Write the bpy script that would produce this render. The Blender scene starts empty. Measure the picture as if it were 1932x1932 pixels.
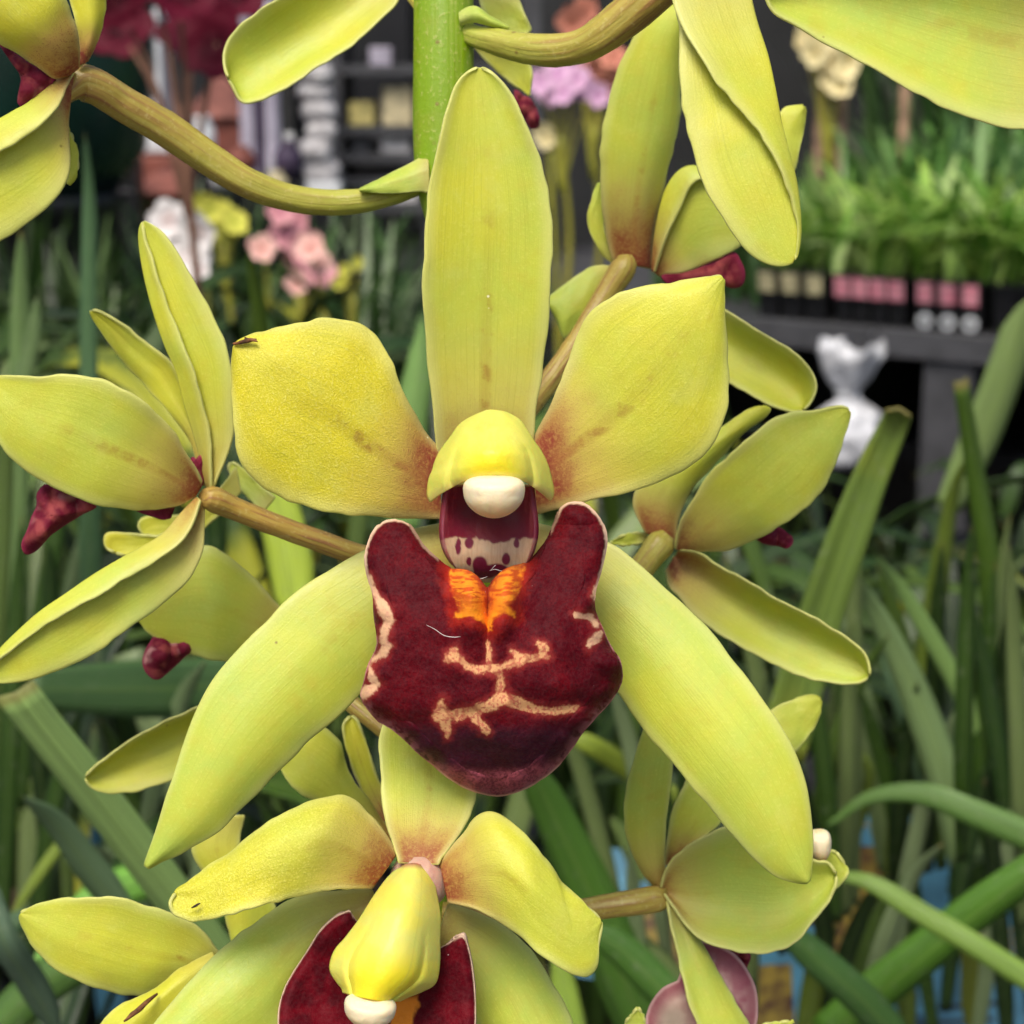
import bpy, math, random
import numpy as np
from mathutils import Vector, Matrix, Euler

# ------------------------------------------------------------------ camera, light, exposure
scene = bpy.context.scene
FW = 0.55                       # frame width per metre of depth
CAM_LOC = Vector((0, 0, 1.2)); PITCH = math.radians(14)
camd = bpy.data.cameras.new('camera'); cam = bpy.data.objects.new('camera', camd)
scene.collection.objects.link(cam); scene.camera = cam
cam.location = CAM_LOC; cam.rotation_euler = (math.radians(90) - PITCH, 0, 0)
camd.sensor_width = 36; camd.lens = 36 / FW
camd.clip_start = 0.01; camd.clip_end = 100
camd.dof.use_dof = True; camd.dof.focus_distance = 0.1945; camd.dof.aperture_fstop = camd.lens / 1.45
camd.dof.aperture_blades = 0

SUN_EL, SUN_AZ = math.radians(58), math.radians(200)
world = bpy.data.worlds.new('World'); scene.world = world; world.use_nodes = True
wn = world.node_tree; wn.nodes.clear()
sky = wn.nodes.new('ShaderNodeTexSky'); sky.sky_type = 'NISHITA'; sky.sun_disc = False
sky.sun_elevation = SUN_EL; sky.sun_rotation = SUN_AZ
sky.air_density = 1.0; sky.dust_density = 4.0; sky.ozone_density = 0.6
bg = wn.nodes.new('ShaderNodeBackground'); bg.inputs['Strength'].default_value = 0.07
wo = wn.nodes.new('ShaderNodeOutputWorld')
wn.links.new(sky.outputs[0], bg.inputs[0]); wn.links.new(bg.outputs[0], wo.inputs[0])
sund = bpy.data.lights.new('sun', 'SUN'); sun = bpy.data.objects.new('sun', sund)
scene.collection.objects.link(sun)
sund.energy = 1.5; sund.angle = math.radians(30); sund.color = (1, 0.95, 0.86)
sdir = Vector((math.sin(SUN_AZ) * math.cos(SUN_EL), math.cos(SUN_AZ) * math.cos(SUN_EL), math.sin(SUN_EL)))
sun.rotation_euler = sdir.to_track_quat('Z', 'Y').to_euler(); sun.location = (0, -1, 4)
scene.view_settings.view_transform = 'Standard'; scene.view_settings.look = 'None'
scene.view_settings.exposure = 1.05; scene.view_settings.gamma = 1; scene.view_settings.use_curve_mapping = False
scene.cycles.use_denoising = True; scene.cycles.use_adaptive_sampling = True; scene.cycles.adaptive_threshold = 0.03
scene.cycles.max_bounces = 6; scene.cycles.diffuse_bounces = 4; scene.cycles.transparent_max_bounces = 8

# ------------------------------------------------------------------ helpers
rng = np.random.default_rng(7); random.seed(7)
COL = scene.collection
CM = np.array(Matrix.LocRotScale(CAM_LOC, cam.rotation_euler, None))
def P(x, y, d):
    """photo pixel (1932 px frame) at depth d -> world point(s)"""
    x, y, d = np.broadcast_arrays(np.asarray(x, float), np.asarray(y, float), np.asarray(d, float))
    c = np.stack([(x - 966) / 1932 * FW * d, (966 - y) / 1932 * FW * d, -d, np.ones_like(d)], -1)
    return (c @ CM.T)[..., :3]
def PX(d): return FW * d / 1932          # metres per pixel at depth d
RIGHT, UP, BACK = CM[:3, 0], CM[:3, 1], CM[:3, 2]
def zz(ox, oy, k): return lambda pts: [(ox + k * p[0], oy + k * p[1]) for p in pts]
ID = zz(0, 0, 1)
def crom(pts, n, per=14):
    """Catmull-Rom through pts, resampled to n points of equal arc length"""
    p = np.asarray(pts, float)
    if len(p) == 2: return p[0] + (p[1] - p[0]) * np.linspace(0, 1, n)[:, None]
    e = np.vstack([2 * p[0] - p[1], p, 2 * p[-1] - p[-2]])
    u = np.linspace(0, 1, per, endpoint=False)[:, None]; out = []
    for i in range(1, len(e) - 2):
        a, b, c, d = e[i - 1], e[i], e[i + 1], e[i + 2]
        out.append(.5 * (2 * b + (c - a) * u + (2 * a - 5 * b + 4 * c - d) * u ** 2 + (3 * b - a - 3 * c + d) * u ** 3))
    q = np.vstack(out + [p[-1:]])
    s = np.r_[0, np.cumsum(np.linalg.norm(np.diff(q, axis=0), axis=1))]
    t = np.linspace(0, s[-1], n)
    return np.stack([np.interp(t, s, q[:, k]) for k in range(p.shape[1])], -1)
def cur(v, t):
    """smooth 1-D curve through evenly spaced values v, at t in 0..1"""
    v = np.atleast_1d(np.asarray(v, float))
    if len(v) == 1: return np.full_like(t, v[0])
    tt = np.linspace(0, 1, 200)
    q = np.interp(tt, np.linspace(0, 1, len(v)), v)
    k = np.hanning(41); k /= k.sum()
    q2 = np.convolve(np.pad(q, 20, mode='reflect', reflect_type='odd'), k, mode='valid')
    return np.interp(t, tt, q2)
_G = rng.random((256, 256))
def vnoise(x, y):
    xi, yi = np.floor(x).astype(int), np.floor(y).astype(int); fx, fy = x - xi, y - yi
    fx, fy = fx * fx * (3 - 2 * fx), fy * fy * (3 - 2 * fy)
    g = lambda a, b: _G[a % 256, b % 256]
    return (g(xi, yi) * (1 - fx) + g(xi + 1, yi) * fx) * (1 - fy) + (g(xi, yi + 1) * (1 - fx) + g(xi + 1, yi + 1) * fx) * fy
def fbm(x, y, o=3):
    return sum(vnoise(x * 2 ** k + 17 * k, y * 2 ** k + 31 * k) / 2 ** k for k in range(o)) / sum(1 / 2 ** k for k in range(o))
def sstep(a, b, x):
    t = np.clip((x - a) / (b - a), 0, 1); return t * t * (3 - 2 * t)

def empty(name, loc, parent=None):
    o = bpy.data.objects.new(name, None); COL.objects.link(o); o.empty_display_size = 0.01
    o['_w'] = [float(v) for v in loc]
    if parent: o.parent = parent; o.location = Vector(loc) - wloc(parent)
    else: o.location = Vector(loc)
    return o
def wloc(o):
    v = Vector((0, 0, 0))
    while o: v += o.location; o = o.parent
    return v
def tag(o, label=None, cat=None, group=None, kind=None):
    if label: o['label'] = label
    if cat: o['category'] = cat
    if group: o['group'] = group
    if kind: o['kind'] = kind
    return o
def mesh(name, V, F, mat, parent=None, loc=None, uv=None, col=None, smooth=True, mats=None):
    """V in world space; the object's origin is loc (or the parent's origin)"""
    V = np.asarray(V, float)
    base = Vector(loc) if loc is not None else (wloc(parent) if parent else Vector((0, 0, 0)))
    V = V - np.array(base)
    me = bpy.data.meshes.new(name)
    F = np.asarray(F) if not isinstance(F, list) else F
    me.from_pydata(V.tolist(), [], F.tolist() if isinstance(F, np.ndarray) else F)
    if uv is not None:
        l = me.uv_layers.new(name='UVMap'); vi = np.empty(len(me.loops), int); me.loops.foreach_get('vertex_index', vi)
        l.data.foreach_set('uv', np.asarray(uv)[vi].astype(np.float32).ravel())
    if col is not None:
        a = me.color_attributes.new('Col', 'FLOAT_COLOR', 'POINT')
        a.data.foreach_set('color', np.c_[col, np.ones(len(col))].astype(np.float32).ravel())
    for m in (mats or [mat]): me.materials.append(m)
    if smooth: me.polygons.foreach_set('use_smooth', [True] * len(me.polygons))
    me.validate(); me.update()
    o = bpy.data.objects.new(name, me); COL.objects.link(o)
    if parent: o.parent = parent; o.location = base - wloc(parent)
    else: o.location = base
    return o
def gridF(nu, nv, closed=False):
    i, j = np.meshgrid(np.arange(nu - 1), np.arange(nv if closed else nv - 1), indexing='ij'); j2 = (j + 1) % nv
    return np.stack([i * nv + j, i * nv + j2, (i + 1) * nv + j2, (i + 1) * nv + j], -1).reshape(-1, 4)
def thick(o, t, rim=None, sub=1):
    m = o.modifiers.new('thickness', 'SOLIDIFY'); m.thickness = t; m.offset = 0; m.use_even_offset = False
    if rim is not None: m.material_offset_rim = rim
    if sub: s = o.modifiers.new('smooth', 'SUBSURF'); s.levels = sub; s.render_levels = sub
def tube(name, pts, rad, mat, parent, n=60, k=20, loc=None, ridge=0.0, wob=0.0):
    """pts: world points, rad: metres per point"""
    q = crom(np.c_[np.asarray(pts), np.asarray(rad)[:, None]], n); c, r = q[:, :3], q[:, 3]
    T = np.gradient(c, axis=0); T /= np.linalg.norm(T, axis=1)[:, None]
    a = np.cross(T[0], [0.3, 0.9, 0.2]); a /= np.linalg.norm(a); V = []
    th = np.linspace(0, 2 * np.pi, k, endpoint=False)
    for i in range(n):
        a = a - T[i] * a.dot(T[i]); a /= np.linalg.norm(a); b = np.cross(T[i], a)
        rr = r[i] * (1 + ridge * np.cos(6 * th) + wob * (vnoise(np.full(k, i * .3), th * 2) - .5))
        V.append(c[i] + (np.cos(th) * rr)[:, None] * a + (np.sin(th) * rr)[:, None] * b)
    V = np.vstack(V + [c[:1], c[-1:]]); F = gridF(n, k, True).tolist()
    nb = n * k
    F += [[nb, (j + 1) % k, j] for j in range(k)] + [[nb + 1, (n - 1) * k + j, (n - 1) * k + (j + 1) % k] for j in range(k)]
    uv = np.vstack([np.stack([np.tile(th / (2 * np.pi), n), np.repeat(np.linspace(0, 1, n), k)], -1), [[0, 0], [0, 1]]])
    return mesh(name, V, F, mat, parent, loc, uv=uv)
def box(name, c, size, mat, parent=None, rotz=0, bev=0.0, loc=None):
    x, y, z = [s / 2 for s in size]
    V = np.array([(a, b, d) for a in (-x, x) for b in (-y, y) for d in (-z, z)])
    R = np.array([[math.cos(rotz), -math.sin(rotz), 0], [math.sin(rotz), math.cos(rotz), 0], [0, 0, 1]])
    V = V @ R.T + np.asarray(c)
    o = mesh(name, V, [[0, 1, 3, 2], [4, 6, 7, 5], [0, 4, 5, 1], [2, 3, 7, 6], [0, 2, 6, 4], [1, 5, 7, 3]], mat, parent, loc if (loc is not None or parent) else c, smooth=False)
    if bev: m = o.modifiers.new('bevel', 'BEVEL'); m.width = bev; m.segments = 2
    return o
def lathe(name, c, prof, mat, parent=None, k=28, loc=None):
    """prof: (radius, height) list around the vertical through c"""
    th = np.linspace(0, 2 * np.pi, k, endpoint=False); c = np.asarray(c)
    V = np.vstack([c + np.stack([np.cos(th) * r, np.sin(th) * r, np.full(k, h)], -1) for r, h in prof])
    return mesh(name, V, gridF(len(prof), k, True), mat, parent, loc if (loc is not None or parent) else c)
def blob(name, c, R, mat, parent=None, n=18, k=28, ax=None, amp=0.0, seed=0, loc=None, power=2.0, col=None):
    """lumpy ellipsoid; R radii along the axes ax (3x3 rows)"""
    ax = np.eye(3) if ax is None else np.asarray(ax)
    ph = np.linspace(0, np.pi, n); th = np.linspace(0, 2 * np.pi, k, endpoint=False)
    p, t = np.meshgrid(ph, th, indexing='ij')
    f = lambda v: np.sign(v) * np.abs(v) ** (2 / power)
    d = np.stack([f(np.sin(p) * np.cos(t)), f(np.sin(p) * np.sin(t)), f(np.cos(p))], -1).reshape(-1, 3)
    d *= (1 + amp * (fbm(d[:, 0] * 1.7 + seed * 3.1 + 9, d[:, 1] * 1.7 + d[:, 2] * 2.3 + 5) - .5))[:, None]
    V = np.asarray(c) + (d * np.asarray(R)) @ ax
    return mesh(name, V, gridF(n, k, True), mat, parent, loc if (loc is not None or parent) else c, col=col)

# ------------------------------------------------------------------ materials
class NT:
    def __init__(s, name):
        s.m = bpy.data.materials.new(name); s.m.use_nodes = True; s.t = s.m.node_tree
        s.b = s.t.nodes['Principled BSDF']; s.out = s.t.nodes['Material Output']
    def n(s, typ, ins=None, **kw):
        x = s.t.nodes.new('ShaderNode' + typ)
        for k, v in kw.items(): setattr(x, k, v)
        for k, v in (ins or {}).items(): s.set(x.inputs[k], v)
        return x
    def set(s, inp, v):
        if isinstance(v, bpy.types.NodeSocket): s.t.links.new(v, inp)
        elif hasattr(v, 'outputs'): s.t.links.new(v.outputs[0], inp)
        elif isinstance(v, tuple) and len(v) == 3 and inp.type == 'RGBA': inp.default_value = (*v, 1)
        else: inp.default_value = v
    def math(s, op, a, b=0.0, c=0.0, clamp=False):
        return s.n('Math', {0: a, 1: b, 2: c}, operation=op, use_clamp=clamp).outputs[0]
    def mix(s, f, a, b, mode='MIX'):
        x = s.n('Mix', data_type='RGBA', blend_type=mode); s.set(x.inputs[0], f); s.set(x.inputs[6], a); s.set(x.inputs[7], b)
        return x.outputs[2]
    def ramp(s, x, lo, hi, a=0.0, b=1.0):
        return s.n('MapRange', {0: x, 1: lo, 2: hi, 3: a, 4: b}, interpolation_type='SMOOTHSTEP').outputs[0]
    def noise(s, vec, scale, detail=3.0, rough=0.55):
        return s.n('TexNoise', {'Vector': vec, 'Scale': scale, 'Detail': detail, 'Roughness': rough}).outputs[0]
    def p(s, **kw):
        for k, v in kw.items(): s.set(s.b.inputs[k.replace('_', ' ')], v)
        return s.m
    def bump(s, h, dist, strength=1.0):
        s.set(s.b.inputs['Normal'], s.n('Bump', {'Height': h, 'Distance': dist, 'Strength': strength}).outputs[0])

def simple(name, c, rough=0.6, var=0.25, scale=40.0, bump=0.0, metal=0.0, c2=None):
    t = NT(name); co = t.n('TexCoord').outputs['Object']
    f = t.noise(co, scale, 4)
    c2 = c2 or tuple(v * (1 - var * 1.6) for v in c)
    t.p(Base_Color=t.mix(t.ramp(f, .3, .7), c, c2), Roughness=t.ramp(f, .2, .8, rough * .85, min(1, rough * 1.15)), Metallic=metal)
    if bump: t.bump(f, bump)
    return t.m

def petal_material(name='petal'):
    """object colour: r = blush at the base, g = yellowness, b = midrib strength, a = sparkle"""
    t = NT(name)
    oi = t.n('ObjectInfo'); pc = t.n('SeparateColor', {0: oi.outputs['Color']})
    blush, yel, rib = pc.outputs[0], pc.outputs[1], pc.outputs[2]; glit = oi.outputs['Alpha']
    tc = t.n('TexCoord'); uv = t.n('SeparateXYZ', {0: tc.outputs['UV']}); u, v = uv.outputs[0], uv.outputs[1]
    ob = t.n('VectorMath', {0: tc.outputs['Object'], 1: oi.outputs['Random']}, operation='ADD').outputs[0]
    s = t.math('ABSOLUTE', t.math('SUBTRACT', u, .5))            # 0 mid .. .5 margin
    big = t.noise(ob, 90, 3); fine = t.noise(ob, 2600, 2, .6); gl = t.noise(ob, 5200, 2, .7); mid = t.noise(ob, 380, 4, .6)
    y = t.math('ADD', yel, t.math('MULTIPLY', t.math('SUBTRACT', big, .5), 1.3), clamp=True)
    c = t.mix(y, (.45, .575, .085), (.76, .665, .025))
    c = t.mix(t.ramp(v, .02, .42, .42, 0), c, (.60, .60, .23))
    c = t.mix(t.ramp(mid, .42, .72, 0, .30), c, (.60, .52, .06))
    c = t.mix(t.ramp(fine, .5, .75, 0, .20), c, (.76, .76, .16))
    c = t.mix(t.math('MULTIPLY', t.ramp(gl, .52, .68), t.math('MULTIPLY', glit, .55)), c, (.90, .84, .20))
    c = t.mix(t.math('MULTIPLY', t.ramp(gl, .48, .36), t.math('MULTIPLY', glit, .35)), c, (.46, .40, .02))
    # lengthwise veins
    vs = t.n('Combine' + 'XYZ', {0: t.math('MULTIPLY', u, 80), 1: t.math('MULTIPLY', v, 2.5), 2: 0})
    vein = t.noise(vs.outputs[0], 1.0, 2)
    c = t.mix(t.ramp(vein, .5, .72, 0, .24), c, (.34, .36, .02))
    blot = t.noise(ob, 170, 5, .65); c = t.mix(t.ramp(blot, .55, .72, 0, .28), c, (.52, .42, .03)); c = t.mix(t.ramp(blot, .45, .30, 0, .22), c, (.62, .66, .16))
    # midrib with brown freckles
    ribm = t.ramp(s, .012, .075, 1, 0)
    ribf = t.math('MULTIPLY', t.math('MULTIPLY', ribm, rib), t.ramp(v, .0, .85, 1, .05))
    c = t.mix(t.math('MULTIPLY', ribf, .5, clamp=True), c, (.36, .27, .02))
    c = t.mix(t.math('MULTIPLY', ribf, t.ramp(mid, .50, .62, 0, .85), clamp=True), c, (.30, .13, .02))
    # blush at the base
    bz = t.math('ADD', v, t.math('MULTIPLY', t.math('SUBTRACT', big, .5), .22))
    bz = t.math('ADD', bz, t.math('MULTIPLY', t.math('SUBTRACT', mid, .5), .16))
    b1 = t.math('MULTIPLY', t.ramp(bz, -.02, .42, 1, 0), blush, clamp=True)
    c = t.mix(t.math('MULTIPLY', b1, .80), c, (.56, .29, .085))
    b2 = t.math('MULTIPLY', t.ramp(bz, .0, .20, 1, 0), blush, clamp=True)
    b2 = t.math('MULTIPLY', b2, t.math('MULTIPLY', t.ramp(fine, .25, .6, .45, 1), t.ramp(s, .30, .46, 1, .35)))
    c = t.mix(t.math('MULTIPLY', b2, 1.0), c, (.29, .050, .028))
    b3 = t.math('MULTIPLY', t.ramp(bz, .05, .38, 1, 0), t.math('MULTIPLY', blush, t.ramp(gl, .56, .66)), clamp=True)
    c = t.mix(t.math('MULTIPLY', b3, .55), c, (.30, .07, .03))
    # pale thin margin
    c = t.mix(t.ramp(s, .36, .5, 0, .42), c, (.66, .67, .27))
    # stray brown freckles and pollen grains
    vo = t.n('TexVoronoi', {'Vector': ob, 'Scale': 240}); sp = t.n('SeparateColor', {0: vo.outputs['Color']})
    c = t.mix(t.math('MULTIPLY', t.ramp(vo.outputs['Distance'], .03, .07, 1, 0), t.ramp(sp.outputs[0], .93, .935)), c, (.20, .12, .015))
    c = t.mix(t.math('MULTIPLY', t.ramp(vo.outputs['Distance'], .02, .045, 1, 0), t.ramp(sp.outputs[1], .92, .925)), c, (.9, .9, .55))
    t.p(Base_Color=c, Roughness=t.ramp(fine, .3, .7, .36, .52), Specular_IOR_Level=.36)
    tr = t.n('BsdfTranslucent', {0: t.mix(.35, c, (.80, .82, .10))})
    mx = t.n('MixShader', {0: .14, 1: t.b.outputs[0], 2: tr.outputs[0]}); t.t.links.new(mx.outputs[0], t.out.inputs[0])
    h = t.math('ADD', t.math('ADD', t.math('MULTIPLY', fine, .2), t.math('MULTIPLY', gl, t.math('MULTIPLY', glit, .9))), t.math('MULTIPLY', vein, .3))
    h = t.math('ADD', h, t.math('MULTIPLY', mid, .35))
    t.bump(h, .00022, .5)
    return t.m
def vcol_material(name, rough=.5, sheen=0.0, sss=.15, spec=.4, bump=.0002, bscale=2200, grain=.0, fleck=0.0):
    t = NT(name); tc = t.n('TexCoord'); ob = tc.outputs['Object']
    c = t.n('VertexColor', layer_name='Col').outputs[0]
    f = t.noise(ob, bscale, 3, .65)
    if grain: c = t.mix(t.ramp(f, .3, .75, 0, grain), c, t.mix(.5, c, (.9, .6, .6)))
    if fleck:
        vo = t.n('TexVoronoi', {'Vector': ob, 'Scale': 620}); sp = t.n('SeparateColor', {0: vo.outputs['Color']})
        c = t.mix(t.math('MULTIPLY', t.ramp(vo.outputs['Distance'], .03, .075, 1, 0), t.ramp(sp.outputs[0], 1 - fleck, 1 - fleck + .005)), c, (.8, .65, .62))
    t.p(Base_Color=c, Roughness=rough, Subsurface_Weight=sss, Subsurface_Scale=.001, Specular_IOR_Level=spec, Sheen_Weight=sheen, Sheen_Roughness=.4)
    t.b.inputs['Sheen Tint'].default_value = (.85, .8, .95, 1)
    t.bump(f, bump, .6)
    return t.m
def stalk_material(name):
    """object colour: r = brownness at start, g = brownness at end"""
    t = NT(name); oi = t.n('ObjectInfo'); pc = t.n('SeparateColor', {0: oi.outputs['Color']})
    tc = t.n('TexCoord'); uv = t.n('SeparateXYZ', {0: tc.outputs['UV']})
    ob = tc.outputs['Object']; mid = t.noise(ob, 260, 4); fine = t.noise(ob, 1800, 2)
    st = t.noise(t.n('CombineXYZ', {0: t.math('MULTIPLY', uv.outputs[0], 16), 1: t.math('MULTIPLY', uv.outputs[1], 3.0), 2: 0}).outputs[0], 1.0, 3)
    k = t.n('MapRange', {0: uv.outputs[1], 1: 0, 2: 1, 3: pc.outputs[0], 4: pc.outputs[1]}).outputs[0]
    k = t.math('ADD', k, t.math('MULTIPLY', t.math('SUBTRACT', mid, .5), .5), clamp=True)
    green = t.mix(pc.outputs[2], (.40, .46, .06), (.20, .33, .004))
    c = t.mix(k, green, (.42, .27, .05))
    c = t.mix(t.math('MULTIPLY', t.ramp(st, .45, .68, 0, .75), k), c, (.25, .075, .045))
    c = t.mix(t.ramp(st, .3, .5, .22, 0), c, (.62, .60, .2))
    vo = t.n('TexVoronoi', {'Vector': ob, 'Scale': 520}); sp = t.n('SeparateColor', {0: vo.outputs['Color']})
    c = t.mix(t.math('MULTIPLY', t.ramp(vo.outputs['Distance'], .08, .2, .7, 0), t.ramp(sp.outputs[0], .72, .74)), c, (.20, .12, .03))
    c = t.mix(t.ramp(fine, .55, .75, 0, .35), c, (.60, .52, .20))
    t.p(Base_Color=c, Roughness=t.ramp(mid, .3, .7, .34, .5), Specular_IOR_Level=.45)
    t.bump(t.math('ADD', st, t.math('MULTIPLY', fine, .3)), .0003, .6)
    return t.m
def leaf_material(name):
    """tinted by the object colour; alpha = yellowing"""
    t = NT(name); oi = t.n('ObjectInfo'); tc = t.n('TexCoord'); uv = t.n('SeparateXYZ', {0: tc.outputs['UV']})
    st = t.noise(t.n('CombineXYZ', {0: t.math('MULTIPLY', uv.outputs[0], 18), 1: t.math('MULTIPLY', uv.outputs[1], 1.5), 2: oi.outputs['Random']}).outputs[0], 1.0, 2)
    big = t.noise(t.n('VectorMath', {0: tc.outputs['Object'], 1: oi.outputs['Random']}, operation='ADD').outputs[0], 14, 3)
    c = t.mix(t.ramp(st, .35, .7, 0, .6), oi.outputs['Color'], t.mix(.7, oi.outputs['Color'], (.012, .03, .006)))
    c = t.mix(t.ramp(t.math('ABSOLUTE', t.math('SUBTRACT', uv.outputs[0], .5)), .0, .05, .35, 0), c, (.16, .24, .05))
    c = t.mix(t.math('MULTIPLY', t.ramp(big, .5, .62), t.math('SUBTRACT', 1.0, oi.outputs['Alpha'])), c, (.36, .36, .02))
    c = t.mix(t.ramp(t.math('ADD', uv.outputs[1], t.math('MULTIPLY', t.math('SUBTRACT', big, .5), .12)), .975, 1.0, 0, .7), c, (.17, .12, .03))
    dust = t.noise(tc.outputs['Object'], 420, 3); c = t.mix(t.ramp(dust, .58, .75, 0, .25), c, (.22, .24, .15))
    t.p(Base_Color=c, Roughness=t.ramp(dust, .3, .7, .34, .52), Specular_IOR_Level=.42)
    t.bump(st, .0006, .6)
    return t.m
M = dict(petal=petal_material(), stalk=stalk_material('stalk'), leaf=leaf_material('strap_leaf'),
         lip=vcol_material('lip_velvet', .56, .02, .0, .06, .00016, 2800, .03, .12),
         column=vcol_material('column_wax', .45, 0, .35, .4, .00012, 1500),
         rim=simple('petal_rim', (.60, .60, .17), .5, .15, 900))
# ------------------------------------------------------------------ the orchid spike
def petal(fl, name, L, R, d, cup=(0,), cr=None, mid=None, col=(.5, .3, .5, .1), z=ID, sharp=0.0, nu=38, nv=17, th=.00042, wav=.25, label=None, bias=0.0):
    """L, R: outline from base to tip in photo pixels (through z); d: depth (mm) along the midrib;
    cup / cr: how far (mm) the left / right margin stands nearer to the camera"""
    K = 8 * nu; ii = np.linspace(0, (K - 1) * .995, nu); i0 = ii.astype(int); fr = (ii - i0)[:, None]
    rs = lambda q: (lambda g: g[i0] * (1 - fr) + g[np.minimum(i0 + 1, K - 1)] * fr)(crom(z(q), K))
    l, r = rs(L), rs(R)
    m = rs(mid) if mid else (l * (.5 - bias) + r * (.5 + bias))
    t = np.linspace(0, 1, nu); s = np.linspace(-1, 1, nv)
    T, S = np.meshgrid(t, s, indexing='ij')
    lin = np.where(S[..., None] < 0, m[:, None] * (1 + S[..., None]) - l[:, None] * S[..., None], m[:, None] * (1 - S[..., None]) + r[:, None] * S[..., None])
    S3 = S[..., None]
    quad = l[:, None] * (S3 * S3 - S3) / 2 + m[:, None] * (1 - S3 * S3) + r[:, None] * (S3 * S3 + S3) / 2
    xy = quad * (1 - sharp) + lin * sharp
    jit = np.stack([vnoise(T * 26 + L[0][0], S * 2 + 5) - .5, vnoise(T * 26 + 50 + L[0][1], S * 2 + 9) - .5], -1) * min(5.0, .012 * np.linalg.norm(l[-1] - l[0])) * (np.abs(S) ** 5)[..., None] * sstep(.03, .15, T)[..., None]
    xy = xy + jit
    cl = cur(cup, t); cR = cur(cr if cr is not None else cup, t)
    e = np.abs(S) ** (2 - .95 * sharp)
    sd = sum(map(ord, name)) + L[0][0] * .37 + R[0][1] * .11
    dep = cur(d, t)[:, None] - e * np.where(S < 0, cl[:, None], cR[:, None])
    dep = dep + wav * 1.6 * (fbm(S * 1.3 + sd, T * 3 + sd) - .5) * sstep(0, .25, T)
    # the margin itself ripples a little
    dep = dep + wav * .9 * np.abs(S) ** 6 * np.sin(T * 15 + sd)
    V = P(xy[..., 0], xy[..., 1], dep / 1000).reshape(-1, 3)
    uv = np.stack([(S + 1) / 2, T], -1).reshape(-1, 2)
    o = mesh(name, V, gridF(nu, nv), M['petal'], fl, uv=uv, mats=[M['petal'], M['rim']])
    o.color = col; thick(o, th, 1, 1)
    if label: o['label'] = label
    return o
def stalk(fl, pts, rad, name='pedicel', col=(.8, .3, 0, 1), n=60, k=20, z=ID, ridge=.035, zs=1.0):
    """pts: (x, y, depth mm) in photo pixels; rad in photo pixels"""
    xy = np.array(z([(p[0], p[1]) for p in pts])); d = np.array([p[2] for p in pts]) / 1000
    W = P(xy[:, 0], xy[:, 1], d)
    o = tube(name, W, np.asarray(rad) * zs * PX(d), M['stalk'], fl, n, k, ridge=ridge, wob=.06)
    o.color = col; return o
def seg_dist(X, Y, pts):
    """signed margin to a stroke of (x, y, width) points: negative inside"""
    best = np.full(X.shape, 1e9)
    for (x0, y0, w0), (x1, y1, w1) in zip(pts[:-1], pts[1:]):
        dx, dy = x1 - x0, y1 - y0
        u = np.clip(((X - x0) * dx + (Y - y0) * dy) / (dx * dx + dy * dy + 1e-9), 0, 1)
        best = np.minimum(best, np.hypot(X - x0 - u * dx, Y - y0 - u * dy) - (w0 + u * (w1 - w0)) / 2)
    return best
def poly_dist(X, Y, poly):
    p = np.asarray(poly, float); q = np.roll(p, -1, 0); ins = np.zeros(X.shape, bool); best = np.full(X.shape, 1e9)
    for (x0, y0), (x1, y1) in zip(p, q):
        dx, dy = x1 - x0, y1 - y0
        u = np.clip(((X - x0) * dx + (Y - y0) * dy) / (dx * dx + dy * dy + 1e-9), 0, 1)
        best = np.minimum(best, np.hypot(X - x0 - u * dx, Y - y0 - u * dy))
        c = ((y0 > Y) != (y1 > Y)); xi = x0 + (Y - y0) * dx / (dy if dy else 1e-9); ins ^= c & (X < xi)
    return np.where(ins, -best, best)
def star_lip(fl, outline, centre, depth_fn, color_fn, z, nr=150, nth=620, th=.0005, name='lip', mat='lip'):
    """a lobed lip: outline is star-shaped about centre, both in zoom pixels"""
    o = np.array(outline, float); o = np.vstack([o, o[:1]])
    ring = crom(o, nth + 1)[:-1]; c = np.array(centre, float)
    r = np.linspace(.004, 1, nr) ** .9
    XY = c + r[:, None, None] * (ring - c)[None]
    X, Y = XY[..., 0], XY[..., 1]; Rr = np.repeat(r[:, None], nth, 1)
    if True:
        de = poly_dist(X[-40:], Y[-40:], ring[::6]); E = np.full(X.shape, 200.0); E[-40:] = np.abs(de); E[-1] = 0
    dep = depth_fn(X, Y, Rr, E)
    q = np.array(z(np.stack([X.ravel(), Y.ravel()], -1)))
    V = P(q[:, 0], q[:, 1], dep.ravel() / 1000)
    ob = mesh(name, V, gridF(nr, nth, True), M[mat], fl, col=color_fn(X, Y, Rr, E).reshape(-1, 3))
    thick(ob, th, None, 0)
    return ob
def lerp(a, b, f): return a * (1 - f[..., None]) + np.asarray(b, float) * f[..., None]

spike = empty('orchid_flower_spike', P(835, 2600, .232))
tag(spike, 'arching orchid flower spike with yellow-green blooms and dark maroon lips, in sharp focus', 'orchid')
o = tube('stem', np.vstack([P(836, -700, .226), P(837, 0, .222), P(838, 300, .222), P(862, 420, .222), P(898, 620, .223), P(905, 1000, .224), P(890, 1300, .225), P(812, 1560, .226), P(812, 1900, .228), P(835, 2600, .232)]),
         np.array([50, 57, 58, 58, 58, 60, 60, 60, 62, 64]) * PX(.222), M['stalk'], spike, 120, 26, ridge=.012)
o.color = (.0, .0, 1, 1)
def flower(label, x, y, d):
    f = empty('flower', P(x, y, d / 1000), spike); f['label'] = label; return f

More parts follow.
